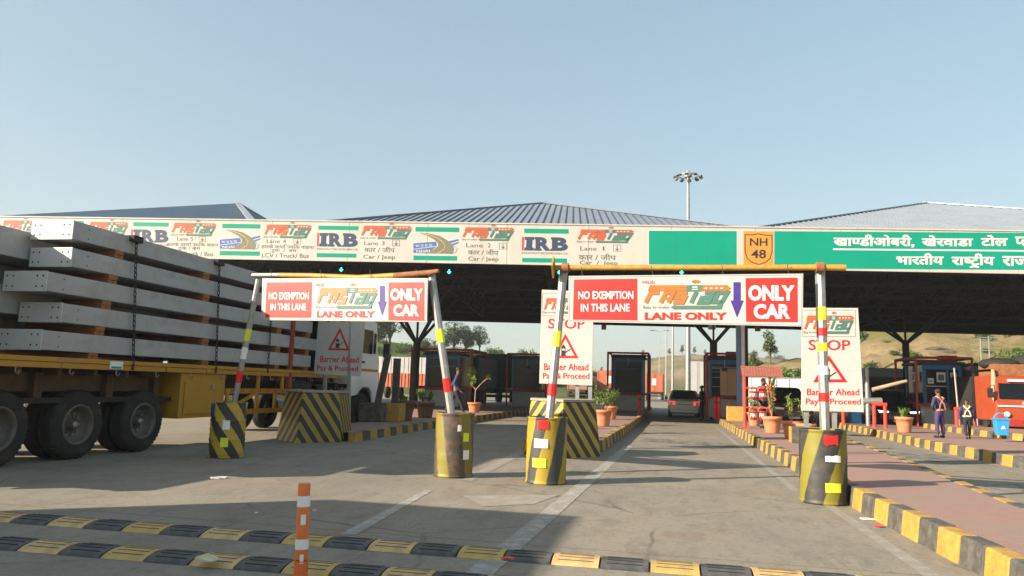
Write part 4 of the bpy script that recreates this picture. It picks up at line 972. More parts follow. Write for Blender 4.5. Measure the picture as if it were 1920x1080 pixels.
b = MB(); b.lathe([(.60, -.35), (.66, -.35), (.66, .02), (.60, .02)], rubber, (cx1 - .02, 21.95, .56), axis='x', n=30); b.build('mudguard', cabo, world=True)
wheel(truck, TX - .05, 21.95, .53, .53, .28, 1); wheel(truck, TX - TW + .1, 21.95, .53, .53, .28, -1)
# beams: five layers, three across
BWD = .78
zl = [(1.74, 2.03), (2.19, 2.48), (2.64, 2.92), (3.09, 3.39), (3.53, 3.84)]
ys = [9.62, 9.95, 9.60, 10.03, 10.0]
lay = ['bottom', 'second lowest', 'middle', 'second highest', 'topmost']
bx = {}
def beam_proto(L, h):
    t = thing('steel_beam', None, 'beam'); b = MB(); b.box(-BWD / 2, BWD / 2, 0, L, 0, h, beam_m); b.build('box_section', t, bevel=.008)
    b = MB(); b.box(-BWD / 2 - .008, BWD / 2 + .008, -.022, -.002, -.008, h + .008, plate_m); b.build('end_plate', t, bevel=.003)
    b = MB()
    for u in (-.33, -.22, .22, .33):
        for v in (.07, h - .07): b.lathe([(.001, -.0235), (.015, -.0235), (.015, -.01)], dark_hole, (BWD * u / .78, 0, v), axis='y', n=10)
    for v in (.06, h - .08): b.lathe([(.001, BWD / 2 + .002), (.013, BWD / 2 + .002)], dark_hole, (0, .32, v), axis='x', n=8)
    b.build('bolt_hole', t); return t
first = None
rown = ['row nearest the drums', 'middle row jutting rearward', 'unseen far row enlarged to block light']
colname = ['outer row', 'middle row', 'far row']
zin = [(1.74, .30), (2.30, .45), (3.20, .45)]; nin = ['bottom', 'middle', 'top']
for c in range(3):
    for k in range(5 if c == 0 else 3):
        if first is None: first = beam_proto(8.7, .30); o = first
        else: o = copy_tree(first)
        z, h = (zl[k][0], .30) if c == 0 else zin[k]
        yy = ys[k] if c == 0 else ((10.05, 6.7, 6.6) if c == 1 else (6.3, 6.35, 7.4))[k]
        o.location = (TX - BWD / 2 - .012 - c * (BWD + .055), yy, z); o.scale = (1, 1 if c == 0 else (18.7 - yy) / 8.7, h / .30 * (1 if c < 2 else (1.8, 1.95, 1)[k])); o['group'] = 'grey steel beams stacked on the flatbed'  # far row deepened and lengthened to block light through the stack
        o['label'] = f'grey steel beam of the {lay[k]} layer, row nearest the drums' if c == 0 else f'deeper grey steel beam, {nin[k]} of the {["", "middle row jutting rearward", "unseen far row enlarged to block light"][c]}'
# bearers between the layers
for k in range(8):
    if k < 5: z1 = zl[k][0] - .004; z0 = (zl[k - 1][1] + .004) if k else 1.645; xa, xb, nm0 = -.82, 0, f'under the {lay[k]} beam of the nearest row'
    else: q = k - 5; z1 = zin[q][0] - .004; z0 = (zin[q - 1][0] + zin[q - 1][1] + .004) if q else 1.645; xa, xb, nm0 = -2.45, -.87, f'under the {nin[q]} deeper beams farther in'
    for i, (y, nm) in enumerate(((11.05 - .09 * (4 - k if k < 5 else 0), 'rear end'), (13.75 - .05 * k, 'middle'), (16.6, 'front end'), (18.1, 'added_gap_board'))):  # last set also added to darken the gaps at the front
        t = thing('timber_bearer', f'brown timber bearer {nm0}, at the {nm}', 'timber', (TX, y, z0), 0, 'timber bearers between the beam layers')
        hh = z1 - z0; b = MB(); o = (0, .012, .02) if k < 5 else (0, 0, 0)
        b.box(xa, xb - .015, -.11, -.004, 0, hh * .48, timber); b.box(xa, xb - .02, .004, .11, .0, hh * .48, timber); b.box(xa, xb - .004, -.105, .10, hh * .5, hh, timber); b.build('plank', t, bevel=.006)

# chains
def chain(y0, z0, y1, z1, label, hooky):
    t = thing('chain', label, 'chain', (TX + .03, y0, z1), 0, 'chains lashing the beams'); b = MB(); n = int((z0 - z1) / .085)
    for i in range(n):
        c = Vector((0, (y1 - y0) * 0 + (y0 - y1) * 0, 0)); f = (i + .5) / n; cz = (z0 - z1) * f; cy = (y0 - y1) * f + (y1 - y0)
        a = 0 if i % 2 else math.pi / 2; pts = []
        for k in range(10):
            q = 2 * math.pi * k / 10; u, v = .022 * math.cos(q), .058 * math.sin(q); pts.append((u * math.cos(a) + .02, cy + u * math.sin(a), cz + v))
        b.tube(pts + [pts[0]], .0095, black_steel, 6, cap=False)
    b.build('links', t)
    b = MB(); b.box(-.12, .055, -.10 + (y0 - y1) * 0, .14, z0 - z1 - .06, z0 - z1 + .05, rubber); b.box(-.45, .03, -.02, .05, z0 - z1 + .045, z0 - z1 + .06, black_steel); b.build('edge_pad', t)
chain(11.35, 3.80, 11.58, 1.50, 'rusty black chain hanging down the beam stack beside the sticker, nearest chain', 0)
chain(13.86, 3.80, 14.05, 1.50, 'rusty black chain over the beam stack above the yellow tool box', 0)
chain(16.05, 3.80, 16.10, 1.55, 'rusty black chain over the beam stack behind the left banner', 0)

# ------------------------------------------------------------------ lorry parked out of frame on the left, whose shadow lies across the bumps
sc_ = Vector((-.99, 8.58, 0)); hL = 3.9; off = Vector((.8, .6, 0)) * hL / math.tan(SUN_EL); cr = sc_ - off
t = thing('box_lorry', 'white box lorry standing left of the camera, outside the photo, shading the road', 'lorry', (cr.x - 1.5, cr.y - 4, 0))
b = MB(); b.box(cr.x - 3.0, cr.x, cr.y - 8.0, cr.y, 1.0, hL, white_pt); b.build('cargo_box', t, world=True, bevel=.03)
b = MB(); b.box(cr.x - 2.6, cr.x - .4, cr.y - 8.0, cr.y, .7, .99, chassis); b.build('chassis', t, world=True)
for y in (cr.y - 6.5, cr.y - 5.2, cr.y - 1.4): wheel(t, cr.x - .1, y, .53, .53, .28, 1); wheel(t, cr.x - 2.9, y, .53, .53, .28, -1)

# ------------------------------------------------------------------ toll booths
white_sheet = M('paper_sheet', (.55, .55, .52), .6, var=.05)
def booth(x, ybase, Y, w_, d, h, label, cupboard=False, posters=False, frame=True, roofbox=False, rz=0, fr=(.28, .28)):
    p = AY(x, ybase, Y); p.z = KH
    t = thing('toll_booth', label, 'toll booth', p, rz, 'toll booths under the canopy'); hw = w_ / 2; zb = .95
    b = MB(); b.box(-hw, hw, 0, d, 0, zb, grey_pl); b.box(-hw - .02, hw + .02, -.02, d + .02, zb, zb + .06, grey_pl); b.build('base_wall', t, bevel=.01)
    b = MB(); q = .12
    for x0 in (-hw, hw - q):
        for y0 in (0, d - q): b.box(x0, x0 + q, y0, y0 + q, zb + .06, h, blue_pt)
    for y0 in (0, d - q): b.box(-hw + q, hw - q, y0 + .004, y0 + q - .004, h - .22, h - .002, blue_pt)
    b.build('blue_frame', t)
    b = MB(); b.box(-hw + q, hw - q, .04, .06, zb + .06, h - .22, glass)
    b.build('front_window', t)
    for s in (-1, 1):
        b = MB(); b.box(s * (hw - .05), s * (hw - .07), q, d - q, zb + .06, h - .02, glass); b.build('side_window', t)
    b = MB(); b.box(-hw + q, hw - q, d - .07, d - .05, zb + .06, h - .22, chassis); b.build('rear_wall', t)
    b = MB(); b.box(-hw - .12, hw + .12, -.15, d + .12, h, h + .12, black_steel); b.build('roof', t, bevel=.01)
    if cupboard:
        b = MB(); b.box(-hw + .52, hw - .13, .0, .036, zb + .10, zb + 1.38, cardboard)
        b.box(-hw + .85, -hw + .87, -.003, .0, zb + .15, zb + 1.33, wood_rust); b.build('cardboard_screen', t)
        b = MB()
        for z in (zb + .5, zb + .95, zb + 1.45, h - .45): b.box(-hw + q, hw - q, .01, .034, z, z + .03, grey_pl)
        b.build('shelf', t)
    if posters:
        for (px, pz, pw, ph) in ((-.58, h - .85, .24, .24), (-.22, h - .78, .36, .44), (.34, h - .78, .26, .44)):
            b = MB(); b.box(px, px + pw, .028, .037, pz, pz + ph, white_sheet); b.box(px + .06, px + pw - .06, .022, .027, pz + .08, pz + ph - .1, ink_grey); b.build('notice_sheet', t)
        for y0 in (.6, 1.15):
            b = MB(); b.box(-hw - .02, -hw + .03, y0, y0 + .38, h - .75, h - .33, white_sheet); b.box(-hw - .026, -hw - .021, y0 + .08, y0 + .3, h - .67, h - .42, ink_grey); b.build('notice_sheet', t)
        b = MB(); b.box(.18, .26, .0, .039, zb + .06, h - .24, blue_pt); b.box(-hw + q, hw - q, .005, .038, zb + .78, zb + .84, grey_pl); b.build('mullion', t)
    else:
        b = MB(); b.box(-hw + q, hw - q, .015, .038, h - .62, h - .58, blue_pt); b.build('mullion', t)
        b = MB(); b.box(-.12, .12, -.16, -.02, h - .55, h - .40, black_steel); b.obox((0, -.08, h - .40), (0, -.08, h), .03, .03, hub_m); b.build('camera', t)
    if frame:
        b = MB(); ex, ey = fr; X0, X1, Y0, Y1, H_ = -hw - ex, hw + ex, -ey, d + ey, h + .28; r = .055
        for xx in (X0, X1):
            for yy in (Y0, Y1): b.tube([(xx, yy, 0), (xx, yy, H_)], r, frame_red, 8)
            b.tube([(xx, Y0, H_), (xx, Y1, H_)], r, frame_red, 8); b.tube([(xx, Y0, 1.0), (xx, Y1, 1.0)], r * .8, frame_red, 8)
        for yy in (Y0, Y1): b.tube([(X0, yy, H_), (X1, yy, H_)], r, frame_red, 8)
        b.tube([(X0, Y0, .95), (X1, Y0, .95)], r, frame_red, 8)
        b.build('guard_frame', t)
    if roofbox:
        b = MB(); b.box(.1, .75, .3, .9, h + .12, h + .42, M('beacon_red', (.35, .03, .02), .5)); b.build('roof_beacon', t, bevel=.02)
    return t
booth(1177, 772, 43.5, 1.72, 2.6, 2.98, 'blue framed toll booth inside a red tube frame, left of the white sedan')
booth(1359, 787, 38, 1.45, 2.4, 2.78, 'toll booth with a brown cardboard screen behind blue shelves, right of the white sedan', cupboard=True, roofbox=True, fr=(.12, .2))
booth(987, 764, 43.5, 1.75, 2.6, 2.78, 'shaded toll booth with pale lower wall, just left of the middle STOP board')
booth(826, 776, 38.5, 1.9, 2.6, 2.72, 'shaded toll booth behind the striding person and the left gate\'s leaning pole', fr=(.7, .3))
booth(1771, 806, 36.5, 1.55, 2.6, 2.72, 'wide toll booth with paper notices in its windows behind the person in orange belts', posters=True, roofbox=True, fr=(.35, .25))
booth(1862, 799, 41, 1.4, 2.2, 2.9, 'narrow dark booth between the notice covered booth and the orange truck', frame=False)

# ------------------------------------------------------------------ cars
def car(name, label, loc, rz, L, W, H, paint, kind, belt, hood, trunk, tail_on=False):
    t = thing(name, label, 'car', loc, rz); hw = W / 2; f = -L / 2; r = L / 2
    if kind == 'sedan': st = [(f, .34, .62, .80), (f + .06, .25, .70, .92), (f + .25, .20, .78, .97), (f + 1.15, .18, belt - .06, 1), (0, .17, belt, 1), (r - .8, .18, belt, 1), (r - .30, .22, trunk, .97), (r - .06, .26, trunk - .05, .93), (r, .36, trunk - .16, .86)]
    else: st = [(f, .40, .78, .82), (f + .05, .30, .92, .93), (f + .22, .24, hood, .98), (f + 1.05, .22, belt, 1), (0, .22, belt, 1), (r - .4, .22, belt, 1), (r - .05, .28, belt, .95), (r, .38, belt - .2, .90)]
    b = MB(); vs = []; fs = []
    for y, zl, zt, k in st:
        w_ = hw * k
        half = [(w_ * .86, zl), (w_ * .985, zl + .10), (w_, zl + (zt - zl) * .45), (w_ * .985, zl + (zt - zl) * .8), (w_ * .94, zt - .025), (w_ * .84, zt)]
        vs += [(x, y, z) for x, z in half] + [(-x, y, z) for x, z in half[::-1]]
    n = 12
    for i in range(len(st) - 1):
        for k in range(n): fs.append((i * n + k, i * n + (k + 1) % n, (i + 1) * n + (k + 1) % n, (i + 1) * n + k))
    b.add(vs, fs, paint, True); b.add(vs[:n], [tuple(range(n))], paint); b.add(vs[-n:], [tuple(range(n))], paint)
    b.build('body', t)
    if kind == 'sedan': g0, g1, q0, q1 = f + 1.05, r - .55, f + 1.95, r - 1.22
    else: g0, g1, q0, q1 = f + .95, r - .06, f + 1.65, r - .40
    zb_ = belt - .05
    bot = [(-hw * .90, g0, zb_), (hw * .90, g0, zb_), (hw * .90, g1, zb_), (-hw * .90, g1, zb_)]; top = [(-hw * .70, q0, H - .05), (hw * .70, q0, H - .05), (hw * .70, q1, H - .05), (-hw * .70, q1, H - .05)]
    b = MB(); b.hexa(bot, top, glass); b.build('windows', t, bevel=.03)
    b = MB(); b.hexa([(x * 1.02, y + (-.05 if i < 2 else .05), z - .008) for i, (x, y, z) in enumerate(top)], [(x * .92, y + (.08 if i < 2 else -.08), H) for i, (x, y, z) in enumerate(top)], paint)
    for i in range(4): b.obox(Vector(bot[i]) * 1.0 + Vector((0, 0, .02)), Vector(top[i]), .09, .07, paint)
    for s in (-1, 1): m0 = Vector((s * hw * .905, (g0 + g1) / 2, zb_)); m1 = Vector((s * hw * .712, (q0 + q1) / 2, H - .04)); b.obox(m0, m1, .03, .09, black_steel)
    b.build('roof', t, bevel=.015)
    rw = .31 if kind == 'sedan' else .35
    for yy in (f + .85, r - .85):
        for s in (-1, 1):
            wv = thing('wheel', None, None, (s * (hw - .02), yy, rw)); wv.parent = t
            c = MB(); c.lathe([(rw * .6, 0), (rw * .9, .01 * s), (rw, -.03 * s), (rw, -.19 * s), (rw * .9, -.22 * s), (.01, -.22 * s)], rubber, axis='x', n=24); c.build('tyre', wv)
            c = MB(); c.lathe([(rw * .62, .0), (rw * .55, -.03 * s), (rw * .15, .0), (.002, .0)], hub_m, axis='x', n=16); c.build('rim', wv)
    for s in (-1, 1):
        c = MB(); c.ball((s * (hw + .10), g0 + .35, belt + .06), .10, .07, .075, paint, 10, 6); c.build('wing_mirror', t)
        c = MB()
        if kind == 'sedan': c.hexa([(s * hw * .55, r + .012, .66), (s * hw * .90, r - .02, .66), (s * hw * .99, r - .34, .66), (s * hw * .55, r - .3, .66)], [(s * hw * .55, r + .012, .86), (s * hw * .90, r - .015, .88), (s * hw * .955, r - .34, .86), (s * hw * .55, r - .3, .84)], emit('brake_light', (.8, .05, .04), .6) if tail_on else sign_red)
        else: c.hexa([(s * hw * .82, r - .02, .7), (s * hw * .94, r - .05, .7), (s * hw * .97, r - .2, .7), (s * hw * .82, r - .2, .7)], [(s * hw * .82, r - .02, 1.0), (s * hw * .94, r - .05, 1.0), (s * hw * .96, r - .2, 1.0), (s * hw * .82, r - .2, 1.0)], sign_red)
        c.build('tail_light', t)
        c = MB()
        z0 = .60 if kind == 'sedan' else .74
        c.hexa([(s * hw * .50, f - .03, z0), (s * hw * .88, f + .0, z0), (s * hw * .92, f + .2, z0), (s * hw * .55, f + .2, z0)], [(s * hw * .46, f - .02, z0 + .07), (s * hw * .92, f + .01, z0 + .10), (s * hw * .93, f + .2, z0 + .12), (s * hw * .5, f + .2, z0 + .1)], emit('lit_headlight', (.9, .95, 1), 1.2) if paint is black_p else tape_w); c.build('headlight', t)
    c = MB(); z0 = .34 if kind == 'sedan' else .46
    c.box(-hw * .5, hw * .5, f - .012, f + .1, z0, z0 + .22, black_steel)
    for k in range(3): c.box(-hw * .48, hw * .48, f - .02, f - .012, z0 + .03 + k * .07, z0 + .05 + k * .07, hub_m)
    c.build('grille', t)
    c = MB(); c.box(-.25, .25, r - .0, r + .015, .50, .61, white_sheet); c.box(-hw * .8, hw * .8, r - .14, r + .005, .27, .38, paint); c.build('number_plate', t)
    c = MB(); c.box(-.25, .25, f - .03, f - .012, z0 - .13, z0 - .03, white_sheet); c.build('number_plate', t)
    if kind == 'sedan':
        c = MB(); c.box(-hw * .50, hw * .50, r - .03, r + .006, .69, .72, black_steel); c.box(-hw * .72, hw * .72, r - .1, r + .004, .40, .415, black_steel); c.box(-hw * .6, hw * .6, r - .2, r - .02, .22, .30, black_steel); c.build('bumper_trim', t)
    return t
silver = M('car_pearl_white', (.52, .52, .49), .3, .15, var=.02, coat=.5)
maroon = M('car_maroon', (.10, .012, .018), .3, .1, var=.05, coat=.5)
black_p = M('car_black', (.008, .008, .010), .25, .1, var=.05, coat=.6)
p = G(1283, 783); car('parked_car', 'white sedan seen from behind stopped in the open lane, brake lights lit', (p.x, p.y + 2.2, 0), math.pi, 4.4, 1.76, 1.47, silver, 'sedan', .95, .86, 1.0, tail_on=True)
p = AY(1477, 800, 36.5); car('parked_car', 'dark maroon car facing the camera behind the fire bucket stand', (p.x, p.y + 2, 0), .12, 4.4, 1.85, 1.75, maroon, 'suv', 1.10, 1.02, 1)
p = AY(1680, 808, 37); car('parked_car', 'black car with white strip lights facing the camera behind the lone flower pot', (p.x, p.y + 2, 0), .05, 4.4, 1.88, 1.72, black_p, 'suv', 1.10, 1.00, 1)

# ------------------------------------------------------------------ lorries
def simple_wheels(t, xs, ys, r=.5):
    for y in ys:
        for x in xs:
            b = MB(); s = 1 if x > 0 else -1; b.lathe([(.01, .0), (r * .5, -.05 * s), (r * .6, 0), (r * .92, .01 * s), (r, -.04 * s), (r, -.26 * s), (.01, -.27 * s)], rubber, (x, y, r), axis='x', n=22); b.build('wheel', t)
def container_lorry(label, loc, rz, m, L=6, H=2.6, W=2.44, z0=1.2, ribs=True, door=True):
    t = thing('container_lorry', label, 'lorry', loc, rz, 'lorries parked beyond the booths'); b = MB(); b.box(-W / 2, W / 2, 0, L, z0, z0 + H, m)
    if ribs:
        for k in range(int(L / .28)):
            for s in (-1, 1): b.box(s * W / 2, s * (W / 2 + .03), k * .28 + .05, k * .28 + .19, z0 + .12, z0 + H - .12, m)
        for x in (-W / 2 + .1, -.08, .08, W / 2 - .1): b.box(x - .03, x + .03, -.04, 0, z0 + .05, z0 + H - .05, m)
    b.build('cargo_box', t, bevel=.02)
    if door: b = MB(); b.box(-.35, .25, -.06, -.045, z0 + H * .35, z0 + H * .72, white_sheet); b.build('door_panel', t)
    b = MB(); b.box(-W * .4, W * .4, 0, L + 2.2, z0 - .3, z0 - .02, chassis); b.box(-W / 2, W / 2, -.1, 0, .5, .7, chassis); b.build('chassis', t)
    b = MB(); b.box(-W / 2, W / 2, L + .4, L + 2.2, .8, 2.9, m); b.build('cab', t, bevel=.08)
    simple_wheels(t, (-W / 2, W / 2), (1.0, 2.2, L + 1.3)); return t
c_or = M('container_orange', (.40, .11, .055), .6, var=.15, scale=2, dirt=(.3, .14, .09), dscale=2)
c_wh = M('container_white', (.36, .36, .345), .6, var=.08, scale=1, dirt=(.4, .37, .32), dscale=1)
c_dk = M('tarpaulin_dark', (.022, .02, .018), .85, var=.3, scale=2)
c_br = M('container_brown', (.25, .12, .08), .7, var=.2, scale=2)
def lorry_at(x, ybase, Y, *a, label, m, rz=0, **k): p = AY(x, ybase, Y); return container_lorry(label, (p.x, Y, 0), rz, m, **k)
lorry_at(1227, 746, 110, label='orange container lorry with a pale door panel, far down the open lane', m=c_or)
lorry_at(1142, 748, 95, label='orange container lorry partly hidden by the red frame left of the open lane', m=c_or, H=2.5, W=3)
lorry_at(1308, 752, 72, label='tall white container lorry right of the open lane, behind the sedan', m=c_wh, H=3.0, W=1.9, door=False)
lorry_at(1082, 748, 90, label='small brown lorry seen below the middle STOP board', m=c_br, H=1.6)
lorry_at(923, 762, 56, label='dark tarpaulined lorry between the two shaded booths', m=c_dk, H=2.6, W=2.9, door=False, ribs=False)
lorry_at(862, 766, 50, label='dark tarpaulined lorry just behind the striding person', m=c_dk, H=2.1, W=2.4, door=False, ribs=False)
# a low white lorry with an orange slatted lower half behind the black column
t = thing('slatted_lorry', 'white lorry with an orange slatted lower half behind the black column at left', 'lorry', (AY(770, 750, 62).x, 62, 0), 0, 'lorries parked beyond the booths')
b = MB(); b.box(-3.2, 2.2, 0, 2.4, 2.2, 3.6, c_wh)
for k in range(14): b.box(-3.2 + k * .4, -3.16 + k * .4, -.03, 0, 2.25, 3.55, grey_pl)
b.build('tarpaulin', t)
b = MB(); b.box(-3.2, 2.2, 0, 2.4, 1.0, 2.19, c_or)
for k in range(18): b.box(-3.2 + k * .31, -3.1 + k * .31, -.05, 0, 1.0, 2.19, c_or)
b.build('slatted_side', t); simple_wheels(t, (-2.4, -1.2, 1.6), (.3,))
# orange truck facing the camera at the right edge
tor = M('truck_orange', (.33, .055, .018), .45, var=.12, scale=3, dirt=(.30, .07, .03), dscale=3)
Y = 31.8; p = AY(1938, 820, Y); t = thing('orange_truck', 'orange truck facing the camera at the right edge, with a load on its roof rack', 'truck', (p.x, Y, 0)); t.scale = (1, 1, .88)
b = MB(); b.extrude([(-1.22, 0, .75), (-1.22, .0, 1.65), (-1.22, .12, 2.62), (-1.22, .3, 2.72), (-1.22, 2.0, 2.72), (-1.22, 2.0, .75)], (2.44, 0, 0), tor); b.build('cab', t, bevel=.07)
b = MB(); b.hexa([(-1.08, -.02, 1.70), (1.08, -.02, 1.70), (1.08, .08, 1.70), (-1.08, .08, 1.70)], [(-1.06, .07, 2.38), (1.06, .07, 2.38), (1.06, .2, 2.38), (-1.06, .2, 2.38)], glass); b.build('windscreen', t, bevel=.02)
b = MB(); b.box(-1.15, 1.15, -.04, -.01, 1.38, 1.44, white_pt); b.box(-.3, .3, -.05, -.012, 1.5, 1.6, tape_w); b.box(-.75, -.1, -.0, .08, 2.46, 2.56, white_pt); b.box(.1, .75, -.0, .08, 2.46, 2.56, white_pt); b.build('stripe', t)
b = MB(); b.box(-1.2, 1.2, -.18, .1, .55, .85, frame_red); b.box(-1.2, 1.2, -.12, .05, .36, .44, frame_red); b.build('bumper', t, bevel=.02)
for s in (-1, 1):
    b = MB(); b.lathe([(.001, -.06), (.10, -.06), (.12, .0)], tape_w, (s * .85, -.02, 1.05), axis='y', n=16); b.build('headlight', t)
    b = MB(); b.tube([(s * 1.2, .1, 2.3), (s * 1.42, -.1, 2.25), (s * 1.42, -.1, 1.75)], .015, black_steel, 6); b.box(s * 1.42 - .09, s * 1.42 + .09, -.14, -.09, 1.75, 2.15, black_steel); b.build('mirror', t)
    b = MB(); b.tube([(s * .5 - .3, -.05, 1.75), (s * .5 + .2, .0, 1.95)], .012, black_steel, 5); b.build('wiper', t)
b = MB(); b.ribbon(Plane((0, 0, 0), (0, -1, 0)), [(0, 0), (1, 0)], 1, 0, tor) if False else b.extrude([(.42, -.2, .92), (.82, -.2, .92), (.62, -.2, 1.25)], (0, .02, 0), ink_red); b.extrude([(.52, -.206, .975), (.72, -.206, .975), (.62, -.206, 1.14)], (0, .004, 0), bright_red); b.build('warning_triangle', t)
b = MB(); b.box(-1.1, 1.1, .3, 1.8, 2.9, 3.0, wood_rust); b.box(-1.1, 1.1, .28, .3, 2.72, 3.22, wood_rust)
for s in (-1, 1): b.box(s * 1.08, s * 1.1, .3, 1.8, 2.72, 3.22, wood_rust)
b.build('roof_rack', t)
b = MB(); b.ball((-.6, 1.1, 3.25), .75, .6, .28, c_dk); b.ball((.5, 1.1, 3.35), .65, .6, .38, c_dk); b.build('roof_load', t)
b = MB(); b.box(-1.25, 1.25, 2.2, 8, 1.1, 2.7, c_dk); b.build('cargo_body', t)
simple_wheels(t, (-1.15, 1.15), (1.0, 6), .5)
# blue grey truck behind the black car
Y = 47; p = AY(1668, 760, Y); t = thing('grey_truck', 'blue grey truck cab behind the boom pole, left of the booth with notices', 'truck', (p.x, Y, 0))
m = M('truck_bluegrey', (.22, .27, .32), .5, var=.1)
b = MB(); b.box(-1.3, 1.3, 0, 2, .9, 3.1, m); b.build('cab', t, bevel=.08)
b = MB(); b.box(-1.1, 1.1, -.03, 0, 1.9, 2.6, glass); b.build('windscreen', t)
b = MB(); b.box(-1.3, 1.3, -.15, 0, .5, .88, black_steel); b.build('bumper', t); simple_wheels(t, (-1.2, 1.2), (1.0,), .5)
b = MB(); b.box(-1.25, 1.25, 2.3, 8, 1.1, 3.0, c_dk); b.build('cargo_body', t)
# low white wall beyond lane 3 and a thatched stall
p = AY(1470, 740, 66); t = thing('white_wall', 'low whitewashed wall behind the maroon car', 'wall', (p.x, 66, 0)); b = MB(); b.box(-3, 3.6, 0, .3, 0, 2.7, white_pt); b.box(-3.05, 3.65, -.03, .33, 2.7, 2.8, grey_pl); b.build('wall', t)
b = MB()
for k in range(6): b.box(-2.6 + k, -2.56 + k, -.04, 0, 0, 2.7, grey_pl)
b.build('post', t)
p = AY(1652, 735, 56); t = thing('thatched_stall', 'thatched stall roof at the foot of the brown hill, right of the rightmost STOP board', 'stall', (p.x, 56, 0))
b = MB(); th = M('thatch', (.10, .075, .045), .95, var=.4, scale=6)
for k in range(26): x = -2.4 + k * .19; b.hexa([(x, -1.2, 2.6 + random.uniform(-.12, .05)), (x + .17, -1.2, 2.6 + random.uniform(-.12, .05)), (x + .17, 1.2, 2.7), (x, 1.2, 2.7)], [(x, -1.1, 2.95), (x + .17, -1.1, 2.95), (x + .17, 1.2, 3.2), (x, 1.2, 3.2)], th)
b.build('thatch_roof', t)
for sx in (-2.2, 2.2):
    for sy in (-1, 1): b = MB(); b.tube([(sx, sy, 0), (sx, sy, 2.7)], .06, bark, 8); b.build('post', t)

# ------------------------------------------------------------------ people
skin = M('skin', (.17, .085, .05), .55, var=.1)
hair_m = M('hair_black', (.010, .008, .007), .6)
def skinned(name, V, E_, Rr, m, parent, sub=1):
    me = bpy.data.meshes.new(name); me.from_pydata(V, E_, []); ob = bpy.data.objects.new(name, me); COL.objects.link(ob)
    sk = ob.modifiers.new('skin', 'SKIN'); sk.use_smooth_shade = True
    if not me.skin_vertices: me.skin_vertices.new()
    for i, r in enumerate(Rr): sv = me.skin_vertices[0].data[i]; sv.radius = r if isinstance(r, tuple) else (r, r); sv.use_root = (i == 0)
    if sub: s = ob.modifiers.new('sub', 'SUBSURF'); s.levels = sub; s.render_levels = sub
    bpy.context.view_layer.update()
    nm = bpy.data.meshes.new_from_object(ob.evaluated_get(bpy.context.evaluated_depsgraph_get())); bpy.data.objects.remove(ob)
    nm.materials.clear(); nm.materials.append(m); nm.polygons.foreach_set('use_smooth', [True] * len(nm.polygons))
    o = bpy.data.objects.new(name, nm); COL.objects.link(o); o.parent = parent; return o
